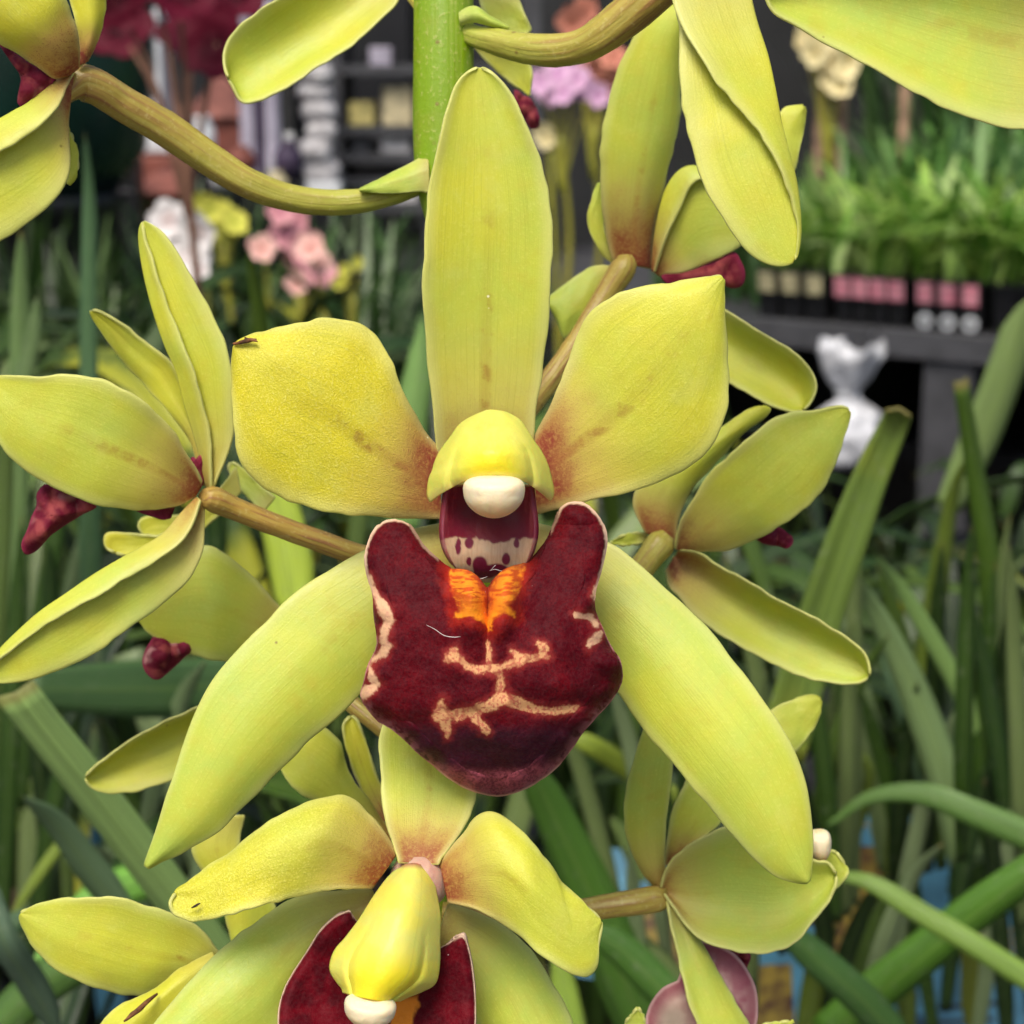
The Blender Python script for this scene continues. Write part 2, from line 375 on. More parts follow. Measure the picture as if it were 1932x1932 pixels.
# ---- the main flower -------------------------------------------------------
F1 = flower('large open flower facing the camera with spread maroon lip and white anther cap', 920, 960, 206)
DS_L = [(826, 870), (818, 800), (810, 720), (802, 640), (797, 545), (799, 460), (808, 360), (820, 290), (835, 228), (851, 175), (868, 147), (887, 132), (905, 126)]
DS_R = [(1004, 870), (1010, 800), (1019, 740), (1028, 680), (1036, 600), (1041, 520), (1043, 445), (1037, 375), (1025, 315), (1008, 265), (990, 222), (966, 177), (945, 150), (925, 133), (905, 126)]
petal(F1, 'sepal', DS_L, DS_R, (205.5, 203.5, 201.5, 200, 199, 198.6), (.8, 1.4, 1.6, 1.6, 1.2, .4), (.6, .9, 1.1, 1.2, 1.0, .4), col=(.42, .38, .75, .10), nu=54, nv=23)
petal(F1, 'petal', [(830, 846), (802, 815), (770, 757), (744, 692), (720, 647), (692, 614), (652, 601), (603, 600), (552, 613), (500, 625), (462, 637), (446, 646), (443, 649)],
      [(834, 980), (770, 978), (700, 975), (630, 969), (570, 955), (520, 935), (480, 908), (455, 875), (443, 835), (440, 770), (437, 705), (440, 665), (443, 649)],
      (204, 201, 199, 197.5, 197, 197.5), (-.6, -1.0, -1.6, -1.6, -.8), (-.4, -.9, -1.2, -1.3, -.6), col=(1.15, .95, 1.0, .95), nu=54, nv=25, wav=.5, label='broad left petal with a brown scar on its tip')
petal(F1, 'petal', [(1007, 826), (1024, 792), (1042, 756), (1067, 696), (1082, 645), (1097, 611), (1123, 578), (1153, 559), (1188, 545), (1240, 537), (1312, 527), (1346, 519), (1366, 523)],
      [(1010, 972), (1060, 959), (1120, 945), (1180, 931), (1240, 913), (1290, 890), (1330, 860), (1358, 818), (1373, 770), (1376, 720), (1371, 655), (1368, 600), (1367, 555), (1366, 523)],
      (204, 202, 200.5, 199, 198, 198.5), (-.4, -.8, -1.0, -1.0, -.5), (-.3, -.9, -1.5, -1.4, -.5), col=(1.1, .6, .95, .35), nu=54, nv=25, wav=.45)
petal(F1, 'sepal', [(838, 985), (770, 1000), (695, 1034), (640, 1066), (580, 1098), (520, 1152), (460, 1212), (410, 1270), (376, 1322), (355, 1372), (335, 1432), (315, 1500), (297, 1562), (281, 1612), (272, 1640)],
      [(880, 1060), (800, 1180), (722, 1270), (690, 1303), (640, 1352), (580, 1403), (520, 1462), (460, 1522), (410, 1570), (352, 1604), (310, 1623), (288, 1633), (272, 1640)],
      (207, 205, 203, 201, 199.5, 199, 200), (-.4, -.9, -1.2, -1.3, -.6), (-.8, -2.2, -2.6, -2.2, -.6), col=(.3, .22, .18, .08), nu=54, nv=23)
petal(F1, 'sepal', [(955, 1075), (1030, 1155), (1100, 1232), (1165, 1306), (1200, 1360), (1250, 1421), (1300, 1480), (1350, 1537), (1390, 1583), (1430, 1628), (1470, 1655), (1500, 1665), (1528, 1668)],
      [(1006, 985), (1080, 1002), (1145, 1020), (1190, 1053), (1225, 1082), (1280, 1130), (1332, 1182), (1380, 1240), (1420, 1290), (1455, 1340), (1489, 1392), (1510, 1442), (1525, 1500), (1533, 1560), (1534, 1612), (1528, 1668)],
      (207, 205, 203, 200.5, 198.5, 198, 199), (-.8, -2.2, -2.4, -2.2, -.6), (-.4, -1.0, -1.3, -1.3, -.5), col=(.3, .25, .15, .08), nu=54, nv=23)
stalk(F1, [(922, 955, 207), (920, 930, 212), (880, 910, 218), (838, 900, 222)], [26, 25, 22, 20], col=(.7, .4, 0, 1), n=24)

ZL = zz(670.8, 945.6, .29768)
LIP = [(200, 125), (245, 118), (290, 125), (345, 155), (385, 215), (430, 285), (500, 352), (560, 402), (610, 438), (690, 440), (760, 480), (835, 560), (885, 500), (950, 440), (1020, 408), (1090, 395),
       (1150, 330), (1215, 250), (1250, 170), (1283, 90), (1310, 32), (1360, 10), (1430, 12), (1490, 45), (1545, 110), (1580, 180), (1590, 250), (1580, 330), (1560, 420), (1535, 520),
       (1508, 620), (1512, 690), (1540, 760), (1580, 850), (1622, 940), (1668, 1005), (1690, 1080), (1680, 1140), (1648, 1210), (1590, 1290), (1500, 1390), (1420, 1480), (1340, 1600), (1260, 1690), (1170, 1760),
       (1080, 1812), (980, 1850), (900, 1862), (820, 1852), (720, 1820), (640, 1780), (560, 1722), (490, 1662), (420, 1610), (340, 1530), (250, 1450), (150, 1390), (90, 1322), (48, 1255), (40, 1210), (60, 1130),
       (92, 1030), (130, 950), (145, 880), (132, 800), (125, 720), (113, 620), (93, 520), (66, 420), (60, 350), (80, 270), (110, 200), (150, 150)]
def g2(X, Y, x, y, a, b): return np.exp(-((X - x) / a) ** 2 - ((Y - y) / b) ** 2)
def lip_depth(X, Y, R, E):
    yy = (Y - 400) / 1460
    f = 7.0 * np.sin(np.pi * np.clip((yy + .17) / 1.22, 0, 1)) - 3.4 * ((X - 860) / 800) ** 2 * sstep(-.2, .6, yy)
    f += 1.6 * sstep(450, 60, Y) * sstep(250, 520, np.abs(X - 850))
    f += 3.0 * g2(X, Y, 725, 560, 78, 190) + 3.0 * g2(X, Y, 950, 550, 78, 190) - 2.2 * g2(X, Y, 838, 600, 30, 200)
    f += .7 * g2(X, Y, 735, 800, 75, 80) + .7 * g2(X, Y, 930, 790, 75, 80) - .5 * g2(X, Y, 840, 900, 50, 160)
    f -= .5 * g2(X, Y, 925, 1150, 60, 160) + .35 * g2(X, Y, 700, 1340, 190, 55) + .3 * g2(X, Y, 1150, 1320, 200, 50)
    f += .5 * g2(X, Y, 740, 1190, 130, 110) + .55 * g2(X, Y, 1150, 1170, 190, 120) + .5 * g2(X, Y, 1000, 1480, 300, 130)
    f += 1.0 * (fbm(X / 260, Y / 260) - .5) + .10 * (vnoise(X / 40 + 4, Y / 40) - .5)
    f -= 1.0 * sstep(120, 0, E) ** 2 + .5 * sstep(40, 0, E) ** 2
    ang = np.arctan2(Y - 1000, X - 850); f += sstep(170, 0, E) * (.55 * np.sin(ang * 11 + 1) + .4 * np.sin(ang * 23 + 3 * fbm(X / 200, Y / 200))) * sstep(300, 700, Y)
    f += .5 * (vnoise(X / 130 + 50, Y / 130) - .5)
    f -= 1.2 * sstep(1420, 1880, Y) ** 1.3
    return 196.8 - f
CREAM = [
    [(95, 470, 6), (128, 560, 14), (160, 640, 28), (200, 700, 36), (215, 750, 34), (190, 820, 28), (198, 880, 28), (215, 915, 32), (185, 965, 30), (130, 1005, 16), (100, 1050, 10)],
    [(100, 1060, 8), (118, 1125, 34), (138, 1150, 36), (92, 1200, 30), (62, 1232, 20)],
    [(1400, 715, 14), (1470, 735, 17), (1512, 792, 9)], [(1542, 848, 10), (1505, 888, 16), (1468, 922, 8)], [(1532, 520, 8), (1508, 558, 14), (1520, 640, 6)],
    [(845, 905, 6), (848, 1000, 18), (860, 1055, 28), (915, 1092, 36), (920, 1160, 30), (916, 1210, 38), (965, 1250, 52), (1060, 1290, 36), (1160, 1312, 34), (1260, 1332, 30), (1340, 1312, 18), (1400, 1290, 4)],
    [(870, 1062, 26), (770, 1066, 16), (705, 1050, 14), (668, 1006, 14), (625, 985, 50), (590, 1000, 36), (572, 1012, 8)], [(625, 985, 50), (640, 935, 8)],
    [(880, 1062, 30), (970, 1042, 22), (1035, 1000, 34), (1110, 992, 20), (1175, 975, 38), (1212, 985, 16)], [(1180, 972, 40), (1195, 935, 26), (1148, 905, 5)], [(1040, 1000, 34), (985, 950, 8)],
    [(940, 1240, 56), (860, 1282, 46), (760, 1322, 44), (650, 1352, 52), (560, 1340, 52), (545, 1285, 26), (556, 1255, 4)], [(540, 1345, 52), (575, 1395, 50), (582, 1440, 28), (576, 1485, 4)], [(740, 1340, 46), (775, 1385, 40), (812, 1430, 26), (838, 1455, 4)]]
ORANGE = [[(590, 432), (690, 432), (765, 490), (815, 560), (822, 640), (826, 700), (848, 770), (878, 818), (845, 822), (795, 768), (730, 732), (640, 745), (636, 708), (668, 690), (640, 620), (606, 560), (588, 500)],
          [(1092, 400), (1000, 410), (920, 462), (865, 550), (850, 640), (852, 700), (848, 780), (878, 805), (890, 745), (940, 706), (1000, 732), (998, 690), (960, 660), (1006, 600), (1042, 540), (1066, 460)]]
def lip_color(X, Y, R, E):
    wx = 26 * (fbm(X / 70, Y / 70) - .5) + 14 * (fbm(X / 18 + 9, Y / 18) - .5); wy = 26 * (fbm(X / 70 + 40, Y / 70 + 7) - .5) + 14 * (fbm(X / 18 + 3, Y / 18 + 60) - .5)
    x, y = X + wx, Y + wy
    n1, n2 = fbm(X / 130 + 5, Y / 130), fbm(X / 9, Y / 9 + 2, 2)
    c = lerp(np.broadcast_to(np.array([.066, .0006, .0044]), X.shape + (3,)), (.108, .0009, .0048), sstep(.2, .8, n1))
    c = lerp(c, (.032, .0005, .004), .55 * sstep(.45, .8, n2))
    c = lerp(c, (.060, .035, .055), .22 * sstep(1400, 1500, y) * sstep(.45, .7, n2)); c = lerp(c, (.026, .005, .014), .75 * sstep(1360, 1480, y) * sstep(900, 300, np.abs(X - 850)))  # grey-purple velvet sheen of the lower lip painted into the colour
    # rosy tip and shoulder freckles
    tip = sstep(1660, 1745, y + 60 * ((X - 850) / 400) ** 2) * sstep(620, 420, np.abs(X - 860))
    c = lerp(c, (.30, .065, .085), tip * (.45 + .55 * sstep(.35, .6, n2)))
    sh = sstep(70, 0, E) * sstep(1150, 1300, Y)
    c = lerp(c, (.36, .12, .14), .65 * sh * sstep(.3, .6, fbm(X / 25, Y / 25)))
    # orange callus
    d = np.minimum(poly_dist(x, y, ORANGE[0]), poly_dist(x, y, ORANGE[1]))
    red = sstep(95, 0, d + 50 * (fbm(X / 30 + 2, Y / 30) - .5))
    c = lerp(c, (.36, .018, .008), .75 * red)
    vein = sstep(.42, .62, fbm(X / 42 + 30, Y / 13))
    oc = lerp(np.broadcast_to(np.array([.84, .26, .016]), X.shape + (3,)), (.50, .06, .010), .9 * vein * sstep(760, 560, Y)); oc = lerp(oc, (.45, .04, .010), .8 * sstep(-45, -5, d) * sstep(.4, .6, fbm(X / 26 + 5, Y / 26)))
    oc = lerp(oc, (.95, .33, .015), sstep(660, 760, Y)); oc = lerp(oc, (.50, .10, .03), sstep(470, 410, Y) * .6)
    of = sstep(10, -14, d + 16 * (fbm(X / 22 + 11, Y / 12) - .5)); c = c * (1 - of[..., None]) + oc * of[..., None]
    gro = g2(X, Y, 836, 600, 26, 110); c = lerp(c, (.42, .05, .02), .8 * np.clip(gro * 1.3, 0, 1))
    for s_ in CREAM:
        k = seg_dist(x, y, s_) - (9 if s_[0][0] < 300 or s_[0][0] > 1390 else 11) + 22 * (vnoise(X / 55 + 3, Y / 55) - .5); halo = sstep(48, 2, k + 20 * (fbm(X / 20, Y / 20) - .5))
        c = lerp(c, (.25, .022, .020), .6 * halo)
        cc = lerp(np.broadcast_to(np.array([.66, .34, .15]), X.shape + (3,)), (.45, .10, .07), sstep(.5, .7, fbm(X / 13 + 3, Y / 13, 2)) * .75)
        if s_[0][0] < 300 or s_[0][0] > 1390: cc = lerp(cc, (.66, .42, .27), np.full(X.shape, .6))
        f = sstep(9, -9, k + 12 * (fbm(X / 8 + 1, Y / 8, 2) - .5))[..., None]; c = c * (1 - f) + cc * f
    # cream rims of the two upright ears
    ear = (sstep(500, 300, Y) * ((X < 520) | (X > 1250))) + .5 * sstep(640, 520, Y) * ((X < 300) | (X > 1400))
    ear = np.clip(ear, 0, 1) * np.where((X > 330) & (X < 1300), .55, 1)
    c = lerp(c, (.66, .44, .30), ear * sstep(27, 15, E + 12 * (fbm(X / 22, Y / 22) - .5)))
    c = lerp(c, (.50, .22, .20), .8 * sstep(15, 5, E) * sstep(600, 900, Y) * sstep(.3, .6, fbm(X / 40 + 8, Y / 40)))
    c = lerp(c, (.62, .36, .26), .8 * sstep(18, 6, E) * sstep(1600, 1750, Y))
    return c
star_lip(F1, LIP, (850, 1250), lip_depth, lip_color, ZL, 190, 760)

ZC = zz(766.7, 753.9, .19841)
def vgrid(fl, name, L, R, mid, d, cup, color_fn, z, nu=90, nv=90, mat='column', th=.0006, pw=2.0, amp=0.0):
    l, r, m = crom(z(L), nu), crom(z(R), nu), crom(z(mid), nu); t = np.linspace(0, 1, nu); s = np.linspace(-1, 1, nv)
    T, S = np.meshgrid(t, s, indexing='ij'); S3 = S[..., None]
    xy = l[:, None] * (S3 * S3 - S3) / 2 + m[:, None] * (1 - S3 * S3) + r[:, None] * (S3 * S3 + S3) / 2
    dep = cur(d, t)[:, None] - np.abs(S) ** pw * cur(cup, t)[:, None] + amp * (fbm(S * 2 + 3, T * 3) - .5) + (amp * 2.2) * np.exp(-((np.abs(S) - .64) / .07) ** 2) * sstep(.35, .9, T)
    zx, zy = z([(1, 0)])[0][0] - z([(0, 0)])[0][0], 0
    o0 = z([(0, 0)])[0]; X = (xy[..., 0] - o0[0]) / zx; Y = (xy[..., 1] - o0[1]) / zx
    o = mesh(name, P(xy[..., 0], xy[..., 1], dep / 1000).reshape(-1, 3), gridF(nu, nv), M[mat], fl, col=color_fn(X, Y, S, T).reshape(-1, 3)); thick(o, th, None, 0)
    return o
def full(X, c): return np.broadcast_to(np.array(c, float), X.shape + (3,))
def hood_color(X, Y, S, T):
    n = fbm(X / 160, Y / 160); c = lerp(full(X, (.76, .72, .13)), (.66, .66, .10), sstep(.4, .7, n))
    c = lerp(c, (.86, .74, .02), sstep(330, 600, Y) * sstep(.75, .1, np.abs(S)))
    c = lerp(c, (.60, .40, .06), .35 * g2(X, Y, 750, 280, 130, 90) * sstep(.35, .6, fbm(X / 30, Y / 30)))
    c = lerp(c, (.50, .50, .09), .55 * sstep(.66, .92, np.abs(S)))  # wings a duller yellow-green, with their shade painted in
    return lerp(c, (.72, .56, .18), .6 * sstep(.90, 1, T))
vgrid(F1, 'column', [(770, 122), (640, 175), (520, 250), (440, 360), (345, 488), (292, 590), (266, 680), (235, 755), (218, 850), (219, 920), (240, 968)],
      [(830, 122), (940, 140), (1060, 205), (1130, 300), (1200, 410), (1270, 510), (1330, 640), (1368, 790), (1382, 880), (1372, 930), (1350, 948)],
      [(800, 120), (800, 150), (800, 210), (805, 290), (810, 370), (815, 450), (820, 530), (822, 600), (825, 660), (830, 690), (835, 706)],
      (199, 195, 191.5, 189.5, 188.6, 188.6, 189.2), (-1, -3, -4.5, -6, -7, -7.2, -6.8), hood_color, ZC, amp=.3)
def belly_color(X, Y, S, T):
    w = 60 * (fbm(X / 60, Y / 90) - .5)
    c = lerp(full(X, (.58, .40, .24)), (.48, .30, .17), .6 * sstep(.4, .7, fbm(X / 14, Y / 120)))
    lim = 1325 + w + 60 * np.cos((X - 790) / 140) * 0 + 40 * g2(X, Y, 860, 1340, 140, 200)
    c = lerp(c, (.16, .006, .020), sstep(12, -12, Y - lim))
    c = lerp(c, (.095, .004, .012), .8 * sstep(1300, 1130, Y) * sstep(.85, .5, np.abs(S)))  # deeper maroon below the anther, with its shadow painted in
    for x, y, a, b in [(480, 1400, 28, 75), (590, 1370, 46, 52), (1060, 1370, 30, 45), (955, 1510, 42, 52), (700, 1560, 72, 75), (590, 1530, 26, 40), (860, 1600, 110, 50), (760, 1620, 120, 60)]:
        c = lerp(c, (.15, .008, .030), sstep(1.15, .85, np.hypot((X - x + w * .4) / a, (Y - y) / b)))
    c = lerp(c, (.42, .10, .11), .6 * sstep(.74, .95, np.abs(S)) * sstep(1450, 1000, Y) * sstep(.3, .6, fbm(X / 20, Y / 200)))
    return lerp(c, (.16, .01, .03), .8 * sstep(.965, .995, np.abs(S)))
vgrid(F1, 'column_underside', [(375, 820), (352, 1000), (335, 1150), (331, 1250), (338, 1340), (370, 1450), (430, 1560), (540, 1690)],
      [(1195, 820), (1215, 1000), (1232, 1120), (1238, 1230), (1230, 1330), (1195, 1460), (1140, 1570), (1010, 1690)],
      [(790, 820), (790, 1000), (788, 1130), (786, 1230), (785, 1330), (782, 1450), (780, 1560), (776, 1720)],
      (196.5, 197.4, 197.6, 197.2, 196.6, 196.3, 196.8, 198.5), (2.6, 2.6, 2.6, 2.4, 2.0, 1.6, 1.2, .8), belly_color, ZC, pw=2.6)
def anther(fl, c, R, name='anther_cap', seed=1, tilt=0.0):
    n, k = 34, 48; ph = np.linspace(0, np.pi, n); th = np.linspace(0, 2 * np.pi, k, endpoint=False); p, t = np.meshgrid(ph, th, indexing='ij')
    d = np.stack([np.sin(p) * np.cos(t), np.cos(p), np.sin(p) * np.sin(t)], -1)      # x right, y up, z to camera
    d[..., 0] = np.where(d[..., 1] > 0, np.sign(d[..., 0]) * np.abs(d[..., 0]) ** .72, d[..., 0])
    d[..., 1] = np.where(d[..., 1] > 0, np.sign(d[..., 1]) * np.abs(d[..., 1]) ** .60 * .82, d[..., 1])
    d[..., 0] *= 1 + .10 * np.clip(d[..., 1], -1, 1) + .03 * np.sin(t * 2)
    d[..., 2] *= 1 - .18 * g2(d[..., 0], d[..., 1], 0, .55, .7, .16)
    d[..., 2] *= 1 - .07 * np.exp(-(d[..., 0] / .05) ** 2) * sstep(.3, -.6, d[..., 1]) + .05 * (fbm(d[..., 0] * 3 + 9, d[..., 1] * 3 + 4) - .5)
    col = lerp(full(p, (.82, .72, .48)), (.78, .52, .22), .85 * sstep(.2, -.95, d[..., 1])); col = lerp(col, (.84, .74, .36), .7 * sstep(.66, .82, d[..., 1])); col = lerp(col, (.74, .58, .30), .5 * sstep(.55, .75, fbm(d[..., 0] * 4 + 2, d[..., 1] * 4 + 7)))
    ct, st = math.cos(tilt), math.sin(tilt)
    dx, dy = d[..., 0] * R[0], d[..., 1] * R[1]
    V = np.asarray(c) + (dx * ct - dy * st)[..., None] * RIGHT + (dx * st + dy * ct)[..., None] * UP + (d[..., 2] * R[2])[..., None] * BACK
    return mesh(name, V.reshape(-1, 3), gridF(n, k, True), M['column'], fl, col=col.reshape(-1, 3))
px = PX(.1885)
anther(F1, P(766.7 + 833 * .19841, 753.9 + 905 * .19841, .1896), (292 * .19841 * px, 226 * .19841 * px, .0027))

# ---- the second flower, below ------------------------------------------------
Z2 = zz(319.4, 1469.5, .4299)
F2 = flower('lower front flower with yellow column hanging over its cup-shaped maroon lip', 790, 1650, 196)
petal(F2, 'sepal', [(1004, 372), (1000, 345), (968, 260), (945, 190), (932, 90), (928, 0), (918, -120), (935, -250), (1000, -350), (1120, -430)],
      [(1186, 380), (1190, 355), (1235, 300), (1290, 230), (1335, 125), (1352, 40), (1362, -90), (1340, -230), (1270, -350), (1120, -430)],
      (195.5, 198.5, 201.5, 203, 203.5, 203.5), (.4, .8, 1.0, .5), col=(.85, .35, .6, .1), z=Z2)
petal(F2, 'petal', [(1002, 330), (942, 230), (880, 160), (830, 110), (782, 80), (732, 73), (620, 100), (480, 162), (380, 230), (280, 310), (180, 380), (92, 448), (42, 478), (28, 498)],
      [(892, 482), (760, 487), (640, 500), (530, 526), (400, 560), (280, 595), (180, 620), (120, 630), (60, 621), (15, 592), (2, 560), (10, 525), (28, 498)],
      (195, 192, 189.5, 188.5, 189, 190.5, 191.5), (-1.5, -4.5, -5, -3.5, -2.5, -.8), (.2, .4, .5, .4), col=(.95, .55, .3, 1.0), z=Z2, nu=54, nv=23, wav=.5)
petal(F2, 'petal', [(1188, 372), (1230, 310), (1290, 240), (1342, 170), (1392, 141), (1442, 150), (1500, 185), (1560, 240), (1620, 310), (1680, 385), (1702, 432), (1752, 482), (1820, 540), (1868, 590), (1895, 622)],
      [(1222, 545), (1300, 562), (1400, 602), (1500, 660), (1560, 710), (1620, 770), (1680, 810), (1742, 846), (1800, 870), (1842, 870), (1872, 838), (1885, 760), (1891, 690), (1895, 622)],
      (195, 192.5, 190.5, 189.5, 190, 191, 192), (-1.2, -3.5, -4.2, -3.2, -1.5, -.5), (.1, -.2, -.6, -.5), col=(1.0, .45, .35, .35), z=Z2, nu=54, nv=23, wav=.5)
petal(F2, 'sepal', [(892, 478), (640, 498), (532, 524), (430, 590), (330, 660), (240, 730), (170, 800), (80, 900), (0, 992), (-100, 1110), (-190, 1240), (-220, 1330)],
      [(960, 700), (820, 720), (700, 800), (610, 900), (540, 1000), (470, 1100), (380, 1180), (260, 1240), (120, 1290), (0, 1320), (-120, 1335), (-220, 1330)],
      (197, 197, 196, 194, 192.5, 191.5, 192), (-1.2, -2.2, -2.4, -1.8, -.8), (-.5, -1, -1.4, -1.2, -.6), col=(.35, .12, .15, .1), z=Z2, nu=48)
petal(F2, 'sepal', [(1150, 760), (1230, 850), (1290, 950), (1330, 1050), (1370, 1150), (1420, 1260), (1500, 1340), (1620, 1390), (1760, 1400)],
      [(1222, 545), (1300, 566), (1400, 602), (1500, 662), (1580, 742), (1642, 822), (1700, 920), (1742, 1000), (1772, 1080), (1800, 1200), (1800, 1310), (1760, 1400)],
      (198, 199, 199.5, 198.5, 197.5, 197), (-1, -1.6, -1.6, -.8), (-.8, -1.8, -2.0, -.8), col=(.35, .12, .15, .1), z=Z2, nu=48)
LIP2 = [(790, 575), (840, 640), (930, 700), (1040, 760), (1120, 770), (1180, 745), (1240, 712), (1290, 678), (1318, 752), (1335, 850), (1344, 950), (1345, 1076), (1335, 1200), (1260, 1310), (1100, 1380), (900, 1400), (700, 1370), (560, 1300), (492, 1180), (476, 1040), (500, 930), (542, 850), (600, 760), (660, 665), (730, 600)]
def lip2_depth(X, Y, R, E): return 193.5 + 2.4 * sstep(520, 800, Y) - 3.2 * (np.abs(X - 910) / 430) ** 2 - 3.5 * sstep(900, 1400, Y) + .8 * (fbm(X / 120, Y / 120) - .5) + 1.0 * sstep(50, 0, E) ** 2
def lip2_color(X, Y, R, E):
    n = fbm(X / 60, Y / 60); c = lerp(full(X, (.068, .001, .005)), (.12, .0015, .007), sstep(.3, .7, n))
    w = 30 * (fbm(X / 25, Y / 40) - .5)
    c = lerp(c, (.78, .26, .025), sstep(60, 40, np.abs(X - 1040 + (Y - 1000) * .25 + w)) * sstep(930, 980, Y))
    c = lerp(c, (.60, .42, .30), sstep(13, 8, E + 3 * (fbm(X / 24, Y / 24) - .5)))
    return c
star_lip(F2, LIP2, (930, 1000), lip2_depth, lip2_color, Z2, 70, 320)
def col2_color(X, Y, S, T):
    c = lerp(full(X, (.68, .66, .14)), (.74, .68, .10), sstep(.3, .7, fbm(X / 70, Y / 70)))
    c = lerp(c, (.84, .70, .02), sstep(700, 880, Y) * sstep(.95, .3, np.abs(S)))
    c = lerp(c, (.55, .50, .08), .4 * sstep(.03, .0, np.abs(S - .42)))
    return lerp(c, (.35, .06, .10), .8 * sstep(.05, .0, T))
vgrid(F2, 'column', [(1020, 388), (965, 440), (905, 520), (842, 620), (782, 700), (732, 760), (713, 830), (738, 880), (764, 912), (772, 936)],
      [(1115, 388), (1146, 430), (1164, 510), (1180, 600), (1178, 700), (1178, 800), (1162, 888), (1110, 922), (1050, 946), (1010, 966)],
      [(1072, 380), (1062, 440), (1042, 520), (1018, 610), (990, 700), (965, 780), (940, 850), (915, 910), (895, 945), (886, 965)],
      (194.5, 190.5, 188, 186.5, 185.5, 185, 185.2), (-2.5, -4, -5, -5.5, -6, -6, -4.5), col2_color, Z2, amp=.3)
anther(F2, P(*Z2([(880, 1015)])[0], .1866), (112 * .4299 * px, 78 * .4299 * px, .0026), tilt=-.12)
hq = P(*Z2([(1100, 445)])[0], .1972); hn = 18 * 28
hc = lerp(full(np.zeros(hn), (.55, .34, .24)), (.44, .20, .18), rng.random(hn) * .6)
blob('receptacle', hq, (128 * .4299 * PX(.1985), 130 * .4299 * PX(.1985), .0030), M['column'], F2, ax=np.array([RIGHT, UP, BACK]), amp=.18, col=hc)
stalk(F2, [(1090, 420, 198), (1090, 380, 206), (1120, 250, 216), (1200, 60, 223)], [40, 46, 46, 46], n=24, z=Z2, zs=.4299)

# ---- left flower, seen from the side ------------------------------------------
Z3 = zz(0, 383.3, .49592)
F3 = flower('left flower turned away to the left, its pink lip tip hanging down', 385, 925, 216)
petal(F3, 'sepal', [(812, 1085), (850, 1000), (880, 930), (890, 850), (889, 720), (884, 620), (860, 530), (820, 440), (770, 350), (720, 260), (660, 160), (600, 88), (545, 65)],
      [(805, 1088), (806, 960), (795, 850), (770, 740), (738, 640), (700, 545), (662, 440), (625, 340), (590, 240), (560, 150), (548, 95), (545, 65)],
      (217, 216, 215, 214.5, 214, 214), (.4, .8, .8, .3), (.8, 1.5, 1.6, 1.1, .4),
      mid=[(790, 1090), (768, 1000), (738, 880), (700, 760), (672, 640), (636, 560), (600, 460), (570, 360), (545, 250), (531, 150), (532, 90), (545, 65)], col=(.3, .45, .15, .1), z=Z3, sharp=.65, nv=23)
petal(F3, 'petal', [(760, 1075), (756, 1000), (730, 915), (690, 850), (620, 770), (540, 682), (460, 592), (392, 502), (348, 432), (345, 405)],
      [(790, 1080), (785, 1000), (760, 880), (712, 730), (662, 612), (610, 570), (540, 518), (492, 476), (440, 440), (375, 408), (345, 405)],
      (218, 219, 219.5, 219, 217.5), (-.4, -.8, -.9, -.4), (.3, .9, 1.0, .5), col=(.9, .5, .1, .1), z=Z3)
petal(F3, 'petal', [(770, 1062), (742, 1000), (700, 930), (650, 850), (592, 790), (520, 738), (440, 690), (350, 660), (260, 651), (150, 655), (0, 655), (-60, 668), (-90, 700)],
      [(748, 1112), (680, 1150), (600, 1166), (500, 1170), (400, 1156), (300, 1130), (200, 1080), (100, 1020), (40, 970), (0, 922), (-40, 830), (-70, 760), (-90, 700)],
      (215, 211, 208.5, 207.5, 208, 209.5), (.6, 1.0, .8, .3), (-.4, -1.4, -1.6, -.5), col=(1.0, .45, .75, .2), z=Z3, nu=46, nv=21)
petal(F3, 'sepal', [(778, 1160), (778, 1260), (770, 1332), (740, 1402), (682, 1470), (600, 1542), (500, 1610), (400, 1690), (300, 1750), (200, 1790), (100, 1818), (0, 1832), (-40, 1815), (-60, 1775)],
      [(765, 1130), (735, 1225), (675, 1305), (590, 1370), (490, 1425), (390, 1485), (280, 1545), (170, 1612), (80, 1680), (0, 1740), (-60, 1775)],
      (215, 213, 211.5, 210.5, 210.5, 210.5), (-.6, -1.2, -1.2, -.6), (1.2, 1.7, 1.6, 1.2, .5),
      mid=[(752, 1118), (690, 1180), (620, 1260), (540, 1310), (450, 1360), (350, 1420), (250, 1490), (150, 1560), (60, 1640), (0, 1700), (-60, 1775)], col=(.55, .35, .1, .1), z=Z3, sharp=.6, nu=46, nv=23)
stalk(F3, [(775, 1120, 215), (815, 1128, 216), (900, 1165, 217.5), (1050, 1225, 219), (1200, 1280, 220), (1400, 1345, 221), (1690, 1380, 222)], [34, 50, 44, 42, 42, 40, 34], col=(1, .9, 0, 1), z=Z3, zs=.49592)
def pink_lip(fl, outline, d, z, bulge=2.2, pale=.25):
    c = np.mean(np.array(outline), 0)
    sz = np.ptp(np.array(outline), axis=0).max()
    def dep(X, Y, R, E): return d - bulge * (1 - R ** 2) + 1.5 * (vnoise((X - c[0]) / sz * 6 + d, (Y - c[1]) / sz * 4) - .5)
    def colr(X, Y, R, E):
        n = fbm((X - c[0]) / sz * 7 + 2, (Y - c[1]) / sz * 7 + d); k = lerp(full(X, (.27, .05, .05)), (.13, .008, .022), sstep(.3, .6, n))
        k = lerp(k, (.52, .26, .23), pale * 2 * sstep(.55, .75, fbm((X - c[0]) / sz * 4 + 21, (Y - c[1]) / sz * 4)))
        return lerp(k, (.22, .02, .05), sstep(.8, 1, R))
    return star_lip(fl, outline, c, dep, colr, z, 24, 72, .0007)
